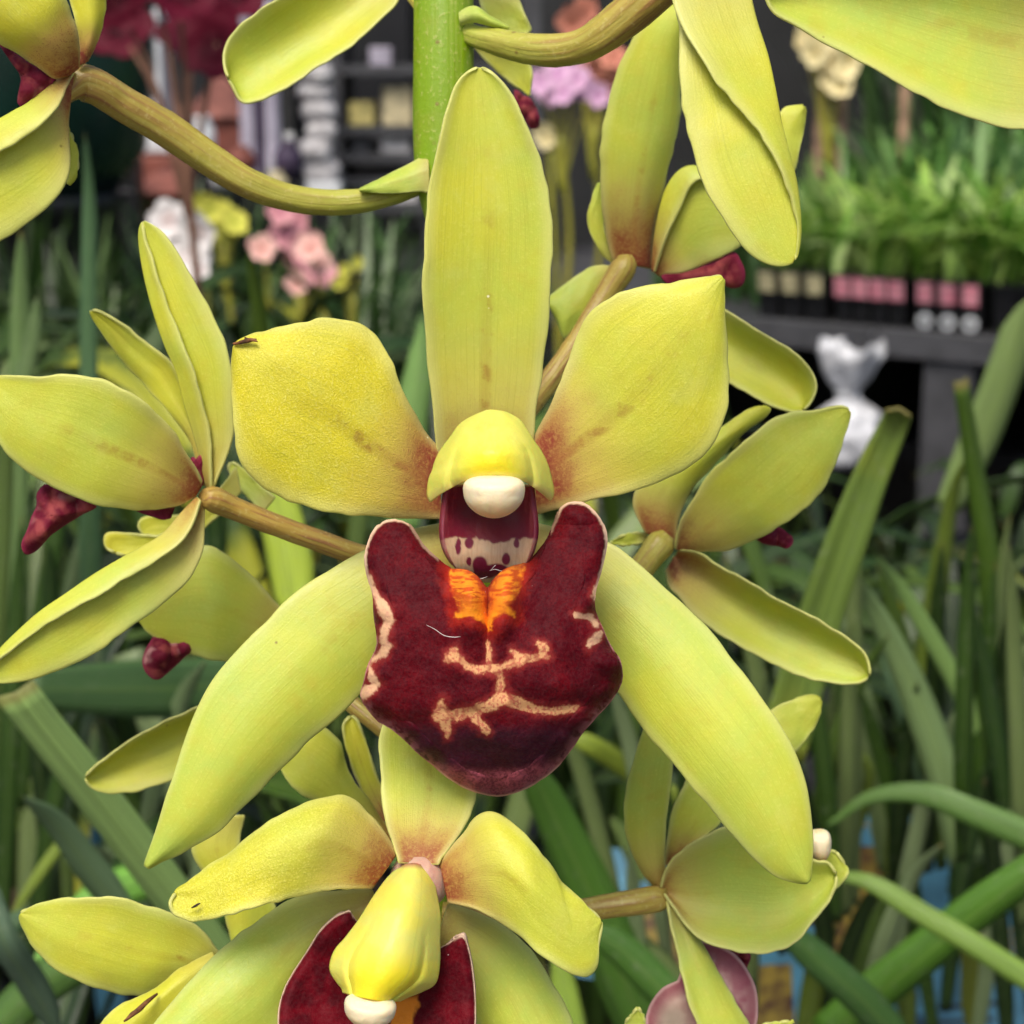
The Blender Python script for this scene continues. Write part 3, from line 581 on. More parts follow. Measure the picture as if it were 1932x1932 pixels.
pink_lip(F3, [(168, 1078), (150, 1110), (150, 1150), (128, 1200), (112, 1250), (90, 1298), (95, 1330), (132, 1314), (180, 1262), (215, 1235), (260, 1205), (330, 1165), (360, 1150), (330, 1130), (270, 1100), (210, 1080)], 213, Z3)
pink_lip(F3, [(520, 1165), (600, 1150), (690, 1120), (760, 1080), (770, 960), (755, 990), (740, 970), (720, 1080), (640, 1140), (640, 1200), (570, 1190)], 216.5, Z3, 1.0)

# ---- flower behind it, lower left --------------------------------------------
F4 = flower('blurred flower behind the left bloom, a small pink lip tip below it', 560, 1150, 236)
petal(F4, 'petal', [(1150, 1640), (1070, 1545), (1000, 1460), (930, 1390), (860, 1332), (790, 1298), (700, 1330), (610, 1420), (545, 1520), (525, 1580)],
      [(1130, 1700), (1020, 1735), (930, 1748), (860, 1745), (760, 1730), (650, 1690), (575, 1642), (540, 1610), (525, 1580)],
      (236, 233, 231, 230.5, 231), (-.5, -1.5, -1.5, -.5), col=(.9, .25, .4, .1), z=Z3)
pink_lip(F4, [(590, 1650), (562, 1700), (550, 1750), (565, 1785), (600, 1805), (650, 1765), (700, 1718), (720, 1690), (650, 1660)], 232, Z3, 1.8, .4)
Z7 = zz(0, 1277.8, .46297)
petal(F4, 'sepal', [(1200, 0), (1000, 60), (880, 95), (790, 130), (720, 160), (640, 195), (560, 240), (480, 290), (400, 350), (355, 390), (345, 410)],
      [(1180, 150), (1000, 280), (850, 350), (720, 420), (650, 440), (560, 465), (450, 478), (392, 465), (360, 440), (345, 410)],
      (238, 237, 236, 235, 233.5), (3.0, 4.2, 3.6, 1.5), (.6, 1.2, 1.2, .5), col=(.2, .45, .1, .05), z=Z7, bias=-.15)
petal(F4, 'petal', [(900, 1000), (800, 1120), (620, 1255), (560, 1262), (420, 1250), (395, 1262), (400, 1310), (440, 1330)],
      [(920, 1100), (800, 1220), (650, 1330), (560, 1350), (500, 1345), (470, 1340), (440, 1330)], (238, 239, 240, 240), (.2, .3), col=(.1, .6, 0, .1), z=Z3)
petal(F4, 'petal', [(700, 1180), (640, 1190), (560, 1190), (530, 1205), (525, 1230), (545, 1262), (580, 1270)], [(720, 1240), (680, 1260), (640, 1275), (610, 1275), (580, 1270)], (243, 243, 243), (.2, .3), col=(.1, .5, 0, .1), z=Z3)
petal(F4, 'petal', [(1000, 1180), (940, 1120), (890, 1060), (868, 1010), (880, 985)], [(1050, 1120), (1000, 1080), (950, 1030), (915, 1000), (880, 985)], (240, 241, 242), (.2, .3), col=(.1, .3, 0, .1), z=Z3)
stalk(F4, [(1150, 0, 233), (1380, 75, 231), (1460, 130, 230), (1535, 190, 229), (1700, 330, 226)], [36, 36, 36, 36, 36], col=(.9, .8, 0, 1), z=Z7, zs=.46297, n=30)

# ---- flowers between the main sepal and the lower bloom -----------------------
F12 = flower('blurred flower behind the lower left sepal, half hidden by the lower front bloom', 700, 1540, 226)
petal(F12, 'petal', [(1640, 640), (1560, 590), (1500, 490), (1440, 420), (1400, 330), (1388, 262), (1340, 215), (1285, 178), (1220, 200), (1150, 260), (1120, 320)],
      [(1600, 700), (1500, 640), (1400, 580), (1300, 512), (1230, 482), (1170, 422), (1140, 352), (1120, 320)], (224, 222, 221, 221.5), (-.8, -1.6, -.6), (-.4, -1, -.4), col=(.9, .3, .2, .1), z=Z7)
petal(F12, 'petal', [(1560, 600), (1490, 500), (1450, 410), (1420, 330), (1400, 250), (1398, 190), (1430, 155)], [(1600, 560), (1560, 450), (1530, 380), (1500, 280), (1470, 200), (1450, 168), (1430, 155)], (225, 226, 227), (.2, .4), col=(.9, .5, .8, .1), z=Z7)
petal(F12, 'sepal', [(860, 560), (780, 690), (830, 800), (900, 920), (940, 1060), (960, 1130)], [(1000, 560), (980, 690), (1060, 800), (1110, 900), (1120, 1000), (960, 1130)], (228, 229, 230), (-.6, -1), col=(.1, .35, .2, .1), z=Z7)

# ---- lower left flower ----------------------------------------------------------
F14 = flower('lower left flower with one wide pointed petal and a cracked yellow one', 420, 1800, 212)
petal(F14, 'petal', [(1000, 1260), (880, 1100), (800, 1012), (680, 952), (580, 925), (500, 900), (400, 892), (260, 900), (150, 926), (100, 945), (80, 962)],
      [(960, 1330), (850, 1260), (700, 1272), (620, 1290), (560, 1300), (480, 1290), (380, 1260), (280, 1220), (190, 1160), (130, 1090), (92, 1012), (80, 962)],
      (214, 211, 209, 208, 208.5, 210), (.3, .6, .5, .2), (-.6, -1.6, -1.6, -.5), col=(.3, .4, .85, .2), z=Z7, nu=46, nv=21)
petal(F14, 'petal', [(870, 1120), (780, 1165), (720, 1200), (650, 1262), (560, 1305), (480, 1340), (430, 1385), (390, 1440), (370, 1500)],
      [(900, 1180), (820, 1280), (740, 1360), (640, 1440), (560, 1500), (480, 1530), (420, 1530), (370, 1500)],
      (209, 206, 204.5, 204, 205), (-1.5, -2.5, -2.5, -1), (-.4, -.6, -.4), col=(.1, .75, .0, .2), z=Z7, mid=[(885, 1150), (770, 1220), (690, 1280), (610, 1350), (550, 1400), (490, 1450), (440, 1480), (400, 1500), (370, 1500)], sharp=.5)

# ---- upper left flower -----------------------------------------------------------
Z5 = zz(0, 0, .4299)
F5 = flower('upper left flower cut by the frame, orange blush at its heart', 150, 140, 206)
petal(F5, 'petal', [(310, 325), (240, 345), (175, 300), (100, 252), (0, 192), (-80, 142), (-160, 60), (-200, -40), (-180, -160), (-100, -230)],
      [(345, 300), (348, 240), (344, 170), (330, 100), (310, 45), (290, -10), (250, -90), (150, -180), (0, -240), (-100, -230)],
      (205, 201, 198.5, 197.5, 198, 199), (-1, -2.4, -2.6, -1), (-.4, -1, -1.2, -.5), col=(2.4, .75, .1, .15), z=Z5)
petal(F5, 'sepal', [(345, 300), (350, 190), (330, 90), (305, 0), (290, -80), (300, -180), (360, -260)], [(380, 268), (420, 190), (452, 95), (466, 0), (470, -80), (440, -180), (360, -260)],
      (207, 206, 206, 206.5), (-.3, -.6, -.4), (-1.6, -2.6, -1.6), col=(1.8, .6, 0, .15), z=Z5)
petal(F5, 'sepal', [(300, 470), (295, 560), (304, 640), (306, 720), (299, 785), (268, 850), (200, 922), (100, 1002), (0, 1062), (-80, 1100), (-180, 1080), (-230, 950), (-220, 760)],
      [(325, 318), (272, 435), (236, 500), (172, 560), (100, 612), (20, 660), (-60, 700), (-150, 730), (-220, 760)],
      (207, 205, 203.5, 203, 203, 203), (-.6, -1.2, -1.4, -.6), (1.2, 1.7, 1.6, 1.2, .5),
      mid=[(330, 302), (232, 350), (180, 402), (120, 458), (60, 490), (0, 524), (-80, 570), (-170, 650), (-220, 760)], col=(1.2, .35, .0, .15), z=Z5, sharp=.6, nu=46, nv=23)
petal(F5, 'petal', [(268, 500), (275, 600), (290, 700), (298, 770), (300, 812)], [(272, 535), (312, 582), (338, 660), (346, 725), (330, 780), (300, 812)], (210, 211, 211), (-.2, -.4), col=(.2, .35, 0, .1), z=Z5)
pink_lip(F5, [(5, 195), (60, 240), (130, 290), (240, 345), (200, 380), (150, 430), (95, 462), (92, 420), (105, 360), (90, 300), (50, 240)], 204.5, Z5, 1.2, .35)
stalk(F5, [(250, 470, 207), (300, 400, 208), (350, 365, 209), (430, 385, 210), (540, 455, 212), (720, 560, 214.5), (900, 685, 216.5), (1080, 800, 218), (1250, 862, 219.5), (1420, 888, 220.5), (1580, 882, 221), (1720, 855, 221.3), (1860, 810, 221.6), (1950, 790, 222)],
      [24, 50, 78, 76, 76, 76, 72, 66, 60, 56, 52, 44, 38, 38], col=(1.0, .1, 0, 1), z=Z5, zs=.4299, n=110, k=26)
petal(F5, 'bract', [(1880, 660), (1825, 705), (1760, 738), (1700, 768), (1640, 800), (1575, 832)], [(1890, 850), (1840, 842), (1780, 848), (1720, 850), (1650, 846), (1575, 836)], (218.5, 218.4, 218.4, 218.6), (-1.5, -2), (-.2, -.3), col=(.2, .0, .3, .1), z=Z5, th=.0003, wav=.1)

# ---- top flowers -----------------------------------------------------------------
F6 = flower('single sepal of a flower above, hanging in from the top edge left of the stem', 700, -60, 228)
petal(F6, 'sepal', [(1640, -260), (1400, -130), (1200, 0), (1120, 58), (1050, 110), (1002, 160), (983, 220), (988, 290), (1002, 345)],
      [(1800, -120), (1745, 5), (1700, 62), (1640, 120), (1560, 190), (1480, 248), (1380, 302), (1290, 368), (1200, 420), (1120, 452), (1075, 455), (1035, 410), (1002, 345)],
      (230, 229, 228.5, 228, 227, 225), (2.0, 3.6, 4.0, 3.2, 1.2), (1.4, 2.4, 2.6, 2.4, .8), col=(.2, .32, .1, .05), z=Z5, bias=.08)
stalk(F6, [(1760, -90, 229), (1830, 10, 226), (1900, 90, 223)], [30, 30, 30], z=Z5, zs=.4299, n=20)
ZT = zz(766.7, 0, .4299)
F7 = flower('upper right flower cut by the top edge, one long folded sepal hanging down', 1400, -60, 208)
petal(F7, 'sepal', [(1160, -120), (1185, 60), (1195, 180), (1192, 300), (1210, 470), (1242, 622), (1290, 790), (1350, 902), (1420, 1012), (1472, 1082), (1540, 1140), (1610, 1170), (1665, 1168), (1704, 1146)],
      [(1130, -120), (1165, 0), (1222, 150), (1285, 255), (1350, 350), (1415, 430), (1482, 500), (1540, 578), (1590, 650), (1640, 745), (1680, 850), (1706, 950), (1716, 1050), (1704, 1146)],
      (204, 202, 200.5, 199.5, 199, 199, 199.2), (.4, .5, .4, .3, .1), (2.6, 2.4, 2.2, 1.7, 1.0, .4),
      mid=[(1480, -160), (1520, 0), (1545, 100), (1590, 240), (1620, 380), (1650, 560), (1690, 720), (1714, 850), (1724, 1000), (1718, 1100), (1704, 1146)], col=(.1, .55, .0, .3), z=ZT, sharp=.7, nu=54, nv=25)
ZH = zz(1277.8, 0, .42985)
petal(F7, 'petal', [(1850, 40), (1760, -80), (1500, -190), (1200, -240), (900, -240), (640, -200), (470, -130), (380, -50)],
      [(1900, 480), (1760, 578), (1650, 582), (1522, 573), (1400, 558), (1300, 530), (1200, 490), (1100, 440), (1000, 386), (900, 330), (800, 271), (700, 215), (560, 142), (470, 90), (410, 40), (380, -50)],
      (206, 204, 203, 202.5, 202, 201), (2.5, 4.5, 4.5, 2.0), (1.6, 2.6, 2.6, 1.2), col=(.5, .22, .35, .05), z=ZH, nu=48, nv=21)
stalk(F7, [(150, 120, 222), (235, 135, 221), (300, 158, 219.5), (400, 185, 218), (520, 212, 216), (640, 222, 214), (750, 208, 212.5), (850, 160, 211), (950, 85, 210), (1060, -10, 209), (1180, -130, 208)],
      [42, 42, 48, 58, 66, 70, 72, 78, 86, 92, 96], col=(.0, 1.0, 0, 1), z=ZT, zs=.4299, n=90, k=26)
petal(F7, 'bract', [(230, 60), (270, 35), (310, 32), (360, 70), (410, 98), (450, 122)], [(235, 112), (280, 98), (330, 102), (380, 116), (420, 124), (450, 122)], (218, 217, 217, 217.5), (-.8, -1), col=(0, 0, 0, .1), z=ZT, th=.0004, wav=.15)
F8 = flower('small part of a flower behind the stem near the top, maroon lip showing', 980, 80, 240)
petal(F8, 'sepal', [(300, -60), (330, 40), (380, 130), (440, 180)], [(480, -40), (530, 80), (545, 140), (440, 180)], (238, 238, 238), (.2, .4), col=(.2, .3, .1, .05), z=ZT)
petal(F8, 'petal', [(280, 190), (330, 250), (400, 320), (470, 375), (540, 420)], [(380, 200), (480, 250), (548, 290), (552, 360), (540, 420)], (240, 240, 240), (.2, .4), col=(.2, .45, .1, .05), z=ZT)
pink_lip(F8, [(480, 400), (510, 420), (545, 445), (572, 500), (575, 550), (552, 560), (520, 510), (480, 450)], 262, ZT, .8, 0)

# ---- right-hand flowers ------------------------------------------------------------
F9 = flower('blurred upper right flower seen from behind on a slanting stalk', 1195, 510, 238)
petal(F9, 'sepal', [(905, 1150), (880, 1060), (855, 900), (848, 750), (852, 620), (870, 500), (902, 370), (950, 250), (1010, 140), (1080, 62), (1150, 10), (1220, -60), (1260, -140)],
      [(1080, 1185), (1082, 1080), (1100, 950), (1130, 820), (1160, 700), (1196, 560), (1206, 400), (1208, 300), (1220, 180), (1250, 40), (1260, -140)],
      (238, 235, 232.5, 230.5, 229, 229), (-.8, -1.6, -1.8, -.8), (-2.0, -2.6, -2.2, -.8), col=(1.0, .18, .6, .05), z=ZT, sharp=.3, bias=.12, nu=46)
petal(F9, 'petal', [(905, 1160), (850, 1102), (806, 1022), (796, 940), (818, 860), (846, 800)], [(915, 1120), (880, 1050), (866, 960), (862, 880), (858, 830), (846, 800)], (240, 240, 240), (-.2, -.3), col=(.2, .1, 0, .05), z=ZT)
petal(F9, 'petal', [(1110, 1212), (1180, 1206), (1262, 1186), (1342, 1152), (1402, 1122), (1462, 1085), (1510, 1040), (1520, 1000)],
      [(1092, 1196), (1125, 1085), (1175, 970), (1222, 880), (1262, 800), (1330, 790), (1420, 850), (1520, 1000)],
      (238, 236.5, 235.5, 235, 235), (-.5, -1, -.8, -.3), (1.0, 1.5, 1.1, .4), mid=[(1080, 1195), (1090, 1050), (1120, 885), (1155, 800), (1205, 747), (1270, 736), (1360, 790), (1450, 880), (1520, 1000)], col=(.95, .3, .1, .05), z=ZT, sharp=.6, nv=21)
petal(F9, 'sepal', [(920, 1165), (820, 1168), (732, 1220), (655, 1280), (622, 1310), (630, 1340)], [(905, 1230), (840, 1330), (790, 1402), (730, 1455), (692, 1490), (668, 1420), (630, 1340)], (238, 237, 236.5, 237), (-.6, -1), col=(.3, .12, .1, .05), z=ZT)
petal(F9, 'sepal', [(1180, 1290), (1300, 1300), (1400, 1358), (1500, 1420), (1600, 1480), (1700, 1542), (1770, 1612), (1799, 1682), (1788, 1752), (1742, 1802)],
      [(1150, 1400), (1250, 1560), (1330, 1640), (1415, 1684), (1500, 1732), (1600, 1782), (1680, 1808), (1742, 1802)],
      (240, 239, 237.5, 236, 234), (2.6, 4.4, 4.6, 2.6), (.8, 1.4, 1.6, .8), col=(.3, .32, .15, .05), z=ZT)
pink_lip(F9, [(1120, 1215), (1200, 1212), (1300, 1180), (1400, 1130), (1440, 1115), (1462, 1150), (1480, 1200), (1470, 1245), (1430, 1255), (1380, 1240), (1250, 1260), (1160, 1250)], 237, ZT, 1.6, 0)
stalk(F9, [(960, 1120, 236), (955, 1170, 236), (890, 1270, 236), (820, 1385, 235.5), (730, 1530, 234.5), (620, 1680, 233), (500, 1830, 230), (330, 2000, 224)], [30, 58, 54, 50, 50, 50, 50, 46], col=(.8, .9, 0, 1), z=ZT, zs=.4299)
petal(F9, 'petal', [(1600, 620), (1640, 490), (1700, 463), (1742, 465)], [(1650, 820), (1700, 760), (1735, 620), (1752, 500), (1742, 465)], (231, 231, 231), (-.3, -.6), col=(0, .4, .0, .05), z=ZT)

Z6 = zz(1086, 702.8, .43784)
F10 = flower('right flower seen from behind, two sepals spreading right of the main bloom', 1255, 1035, 234)
petal(F10, 'petal', [(428, 762), (440, 680), (490, 562), (560, 462), (640, 370), (740, 282), (830, 212), (920, 172), (1000, 165), (1090, 149), (1150, 144), (1183, 162)],
      [(450, 766), (540, 771), (650, 765), (760, 730), (870, 670), (962, 608), (1040, 538), (1100, 440), (1142, 330), (1170, 232), (1183, 162)],
      (233, 229.5, 227, 225.5, 225, 226), (.4, .8, .7, .3), (-.6, -1.8, -1.8, -.5), col=(.9, .35, .3, .1), z=Z6, nu=46, nv=21)
petal(F10, 'sepal', [(300, 692), (258, 610), (248, 520), (330, 420), (490, 330), (630, 240), (720, 172), (800, 145)], [(430, 745), (452, 602), (520, 482), (602, 390), (700, 282), (790, 210), (848, 158), (800, 145)],
      (234, 233, 233, 233.5), (-.5, -1, -.5), (-1.4, -1.8, -.8), col=(.9, .25, .2, .1), z=Z6)
petal(F10, 'sepal', [(442, 762), (520, 772), (620, 830), (740, 900), (860, 970), (980, 1030), (1080, 1090), (1180, 1150), (1242, 1202), (1270, 1268), (1266, 1312)],
      [(385, 850), (400, 922), (445, 975), (542, 1080), (650, 1150), (780, 1222), (900, 1280), (1000, 1320), (1100, 1341), (1200, 1346), (1266, 1312)],
      (236, 235, 233.5, 232, 230), (3.2, 5.0, 5.0, 2.5), (1.0, 2.0, 2.0, .8), col=(.9, .28, .1, .08), z=Z6, bias=-.12, nu=46, nv=21)
petal(F10, 'petal', [(310, 690), (250, 688), (190, 705), (150, 735)], [(310, 735), (260, 742), (200, 748), (150, 735)], (236, 237, 238), (.1, .2), col=(.2, .3, 0, .1), z=Z6)
stalk(F10, [(400, 700, 233), (370, 735, 233), (320, 795, 232), (250, 880, 230), (100, 1000, 227), (-300, 1150, 223)], [34, 62, 56, 54, 52, 48], col=(.55, .6, 0, 1), z=Z6, zs=.43784)
pink_lip(F10, [(760, 700), (850, 672), (900, 690), (930, 720), (918, 750), (880, 740), (820, 730)], 233, Z6, .9, 0)

Z8 = zz(1022.2, 1277.8, .47091)
F11 = flower('lower right flower with a cupped petal and a pale mauve lip underneath', 1255, 1690, 226)
petal(F11, 'sepal', [(478, 862), (402, 782), (352, 682), (330, 562), (344, 432), (370, 322), (402, 222), (440, 130), (500, 60)], [(500, 850), (492, 720), (496, 600), (512, 450), (522, 350), (535, 250), (540, 150), (500, 60)],
      (226, 223.5, 222, 221.5, 222), (-1.2, -2.2, -1.4), (-.6, -1, -.6), col=(.6, .2, .1, .08), z=Z8)
petal(F11, 'petal', [(490, 760), (506, 600), (540, 490), (585, 400), (640, 320), (700, 280)], [(560, 720), (640, 650), (720, 585), (760, 500), (760, 380), (700, 280)], (229, 229, 229, 229.5), (.2, .3), col=(1.0, .2, .2, .08), z=Z8)
petal(F11, 'petal', [(476, 842), (500, 762), (560, 692), (640, 642), (722, 602), (800, 600), (900, 640), (1000, 690), (1090, 730), (1150, 742), (1182, 792)],
      [(490, 866), (540, 942), (600, 1022), (680, 1072), (780, 1101), (860, 1110), (940, 1100), (1020, 1060), (1082, 990), (1140, 920), (1172, 850), (1182, 792)],
      (226, 225, 224, 223.5, 223, 222.5), (1.4, 3.4, 3.0, 1.0), (1.6, 4.2, 3.8, 1.0), col=(.7, .15, .15, .1), z=Z8, nu=46, nv=23)
petal(F11, 'petal', [(1080, 700), (1140, 690), (1180, 700)], [(1140, 860), (1180, 850), (1225, 800), (1228, 770), (1180, 700)], (227, 227, 227), (.2, .2), col=(0, .2, 0, .1), z=Z8)
anther(F11, P(*Z8([(1112, 668)])[0], .2235), (46 * .47091 * PX(.2235), 72 * .47091 * PX(.2235), .0022), tilt=.1)
petal(F11, 'sepal', [(498, 890), (522, 1020), (550, 1150), (580, 1280), (622, 1392), (680, 1500), (780, 1580)], [(545, 930), (640, 1060), (720, 1200), (782, 1310), (832, 1392), (860, 1500), (780, 1580)], (225, 222.5, 221, 220.5), (.4, .8, .5), (-1.2, -1.8, -.8), col=(.2, .08, .1, .08), z=Z8)
def mauve(X, Y, R, E):
    n = fbm(X / 60, Y / 60); c = lerp(full(X, (.52, .33, .30)), (.34, .13, .15), sstep(.3, .65, n)); c = lerp(c, (.62, .52, .38), .8 * g2(X, Y, 520, 1400, 90, 120))
    c = lerp(c, (.26, .06, .085), .75 * sstep(75, 20, E + 25 * (n - .5))); return lerp(c, (.58, .36, .34), .8 * sstep(14, 5, E))
star_lip(F11, [(545, 1215), (600, 1080), (650, 1060), (740, 1088), (800, 1140), (850, 1232), (862, 1320), (856, 1400), (820, 1500), (700, 1580), (560, 1590), (460, 1520), (415, 1420), (430, 1330), (480, 1252)], (640, 1350),
         lambda X, Y, R, E: 227 - 1.2 * (1 - R ** 2) + 2.0 * (vnoise(X / 130, Y / 130) - .5), mauve, Z8, 50, 200)
pink_lip(F11, [(715, 1080), (770, 1085), (825, 1110), (822, 1140), (808, 1165), (770, 1130)], 229, Z8, .6, 0)
stalk(F11, [(500, 880, 225), (470, 885, 225.5), (380, 900, 226), (250, 920, 226), (60, 950, 225.5), (-200, 960, 224), (-400, 940, 224)], [34, 54, 54, 50, 50, 48, 44], col=(.75, .8, 0, 1), z=Z8, zs=.47091)
petal(F11, 'petal', [(860, 180), (925, 124), (1000, 90), (1085, 68), (1118, 90)], [(960, 340), (1020, 298), (1080, 222), (1118, 140), (1118, 90)], (232, 232, 232), (-.3, -.5), col=(0, .25, 0, .1), z=Z8)
petal(F11, 'petal', [(320, 1420), (340, 1370), (385, 1322)], [(420, 1420), (412, 1360), (385, 1322)], (216, 216, 216), (.1, .2), col=(0, .1, 0, .1), z=Z8)
petal(F11, 'petal', [(840, 1420), (900, 1385), (1010, 1376)], [(880, 1450), (980, 1420), (1010, 1376)], (216, 216, 216), (.1, .2), col=(0, .4, 0, .1), z=Z8)

def debris(fl, name, pts, r, mat, z=ID):
    q = np.array(z([(p[0], p[1]) for p in pts])); d = np.array([p[2] for p in pts]) / 1000
    return tube(name, P(q[:, 0], q[:, 1], d), [r * PX(.2) * k for k in ([.5] + [1] * (len(pts) - 2) + [.4])], mat, fl, 18, 8, wob=.8)
M['scar'] = simple('brown_scar', (.26, .10, .03), .8, .5, 900); M['hair'] = simple('white_hair', (.8, .74, .7), .5, .1, 900); M['twig'] = simple('dark_speck', (.05, .03, .01), .8, .3, 900)
debris(F1, 'scar', [(440, 649, 196.9), (452, 646, 196.7), (468, 643, 196.6), (484, 640, 196.5)], 4.2, M['scar'])
debris(F1, 'scar', [(462, 637, 196.9), (472, 641, 196.5), (486, 644, 196.3)], 3.0, M['scar'])
debris(F2, 'speck', [(98, 565, 189.3), (115, 557, 189.2), (136, 546, 189.1)], 2.4, M['twig'], Z2)
debris(F14, 'cracked_edge', [(640, 1290, 204.2), (600, 1322, 202.6), (570, 1350, 201.8), (540, 1375, 201.5), (505, 1402, 201.4)], 4.5, M['scar'], Z7)
for pts in ([(450, 785, 189.6), (500, 810, 189.3), (560, 850, 189.0), (620, 862, 188.9), (665, 858, 188.9)], [(850, 440, 194.4), (885, 432, 194.2), (920, 442, 194.2), (940, 438, 194.3)], [(765, 492, 194.4), (800, 490, 194.2), (835, 478, 194.3)], [(855, 440, 194.3), (880, 412, 194.2), (890, 405, 194.2)]):
    debris(F1, 'hair', pts, .5, M['hair'], ZL)
# ------------------------------------------------------------------ the setting
M.update(floor=simple('concrete', (.16, .155, .15), .85, .3, 9, .002), wallm=simple('dark_cladding', (.020, .021, .022), .7, .3, 6, .002),
         blackp=simple('black_plastic', (.012, .012, .014), .42, .3, 60), greyp=simple('grey_painted_steel', (.075, .075, .082), .5, .25, 30),
         mix=simple('bark_mix', (.11, .065, .035), .9, .5, 90, .004, c2=(.03, .02, .014)), white=simple('white_paint', (.72, .74, .76), .5, .08, 20),
         terra=simple('terracotta', (.26, .075, .05), .7, .35, 25, .001, c2=(.11, .03, .022)), palep=simple('pale_glaze', (.62, .52, .48), .5, .2, 30),
         stone=simple('white_stone', (.68, .66, .66), .75, .3, 60, .001, c2=(.36, .34, .35)), green=simple('dark_green_glaze', (.006, .035, .025), .25, .3, 10),
         purple=simple('dark_purple', (.05, .03, .07), .6, .3, 20), lilac=simple('lilac_paint', (.50, .46, .56), .6, .2, 20), yelc=simple('yellow_card', (.66, .56, .20), .7, .3, 60),
         creamc=simple('cream_card', (.75, .64, .38), .7, .3, 60), blue=simple('blue_card', (.085, .27, .40), .5, .35, 45), tan=simple('tan_print', (.50, .38, .16), .6, .3, 200),
         dprint=simple('dark_print', (.03, .04, .05), .6, .3, 200), pinkc=simple('pink_card', (.74, .17, .25), .6, .35, 220, c2=(.78, .42, .46)), paley=simple('pale_yellow_card', (.70, .62, .36), .6, .3, 120),
         bag=simple('white_plastic_bag', (.85, .86, .9), .3, .3, 25, .004), bamboo=simple('bamboo', (.42, .26, .16), .6, .35, 40), bench=simple('bench_mesh', (.03, .03, .033), .7, .4, 40),
         photo=simple('orchid_photo', (.30, .22, .03), .5, .6, 190, c2=(.05, .012, .012)), ltblue=simple('pale_blue_card', (.34, .52, .62), .5, .15, 60), rust=simple('rust_brown', (.20, .09, .05), .8, .4, 30),
         grass=leaf_material('seedling_leaf'))
def bloom_material(name, c, c2):
    t = NT(name); tc = t.n('TexCoord'); uv = t.n('SeparateXYZ', {0: tc.outputs['UV']}); n = t.noise(tc.outputs['Object'], 160, 3)
    t.p(Base_Color=t.mix(t.math('ADD', t.ramp(uv.outputs[1], 0, .55, .7, 0), t.ramp(n, .45, .75, 0, .4), clamp=True), c, c2), Roughness=.6, Specular_IOR_Level=.12)
    return t.m
BL = dict(white=bloom_material('white_bloom', (.78, .74, .72), (.55, .40, .38)), yellow=bloom_material('yellow_bloom', (.62, .60, .10), (.40, .44, .05)), pink=bloom_material('pink_bloom', (.62, .30, .32), (.46, .15, .22)),
          rose=bloom_material('rose_bloom', (.72, .44, .38), (.62, .26, .22)), salmon=bloom_material('salmon_bloom', (.55, .22, .15), (.36, .12, .08)), lilac=bloom_material('lilac_bloom', (.64, .40, .56), (.46, .20, .40)),
          cream=bloom_material('cream_bloom', (.78, .68, .38), (.56, .42, .14)), maroon=bloom_material('maroon_bloom', (.085, .003, .014), (.04, .002, .007)))

ground = mesh('ground', [(-14, -8, 0), (14, -8, 0), (14, 16, 0), (-14, 16, 0)], [[0, 1, 2, 3]], M['floor'], smooth=False); tag(ground, kind='structure')
wall = box('back_wall', (0, 5.2, 1.5), (12, .12, 3.0), M['wallm']); tag(wall, 'charcoal grey shop wall far behind the plants', 'wall', kind='structure')
roof = box('added_shade_roof', (0, 4.9, 2.95), (12, 1.4, .08), M['wallm']); tag(roof, 'unseen roof slab added to shade the back of the nursery', 'roof', kind='structure')  # out-of-view slab added to keep the back area in shade
BZ = .60                                              # top of the near display bench
bench = empty('display_bench', (0, 1.0, 0)); tag(bench, 'low black display bench under the potted orchids', 'bench')
box('bench_top', (0, 1.05, BZ - .02), (3.4, 1.9, .04), M['bench'], bench, bev=.004)
for sx in (-1.55, 1.55):
    for sy in (.2, 1.9): box('leg', (sx, sy, (BZ - .04) / 2), (.05, .05, BZ - .04), M['greyp'], bench)

# ------------------------------------------------------------------ strap leaves
def ribbon(name, C, W, parent, col, wd=None, keel=.18, n=22, nv=5, th=.0007, mat='leaf', twist=0.0, tipblunt=False, curl=0.0):
    """C: world centre line; W: full width (m) along it; wd: width direction"""
    c = crom(C, n); T = np.gradient(c, axis=0); T /= np.linalg.norm(T, axis=1)[:, None]
    t = np.linspace(0, 1, n); w = cur(W, t)
    if not tipblunt: w = w * np.clip((1 - t) / .16, 0, 1) ** .6
    s = np.linspace(-1, 1, nv); V = []
    for i in range(n):
        a = np.asarray(wd, float); a = a - T[i] * a.dot(T[i]); a /= np.linalg.norm(a) + 1e-9; b = np.cross(T[i], a)
        g = twist * t[i]; a, b = a * math.cos(g) + b * math.sin(g), b * math.cos(g) - a * math.sin(g)
        V.append(c[i] + (s * w[i] / 2)[:, None] * a + ((np.abs(s) * keel + curl * s) * w[i])[:, None] * b)
    uv = np.stack(np.meshgrid(t, (s + 1) / 2, indexing='ij')[::-1], -1).reshape(-1, 2)
    o = mesh(name, np.vstack(V), gridF(n, nv), M[mat], parent, uv=uv); o.color = col; thick(o, th, None, 0)
    return o
GREENS = [(.014, .036, .003, 1), (.040, .082, .006, 1), (.008, .02, .003, 1), (.075, .13, .015, 1), (.13, .18, .055, 1), (.012, .025, .004, 1), (.022, .05, .006, 1)]  # pale tints paint in leaf highlights, near-black ones the dark gaps
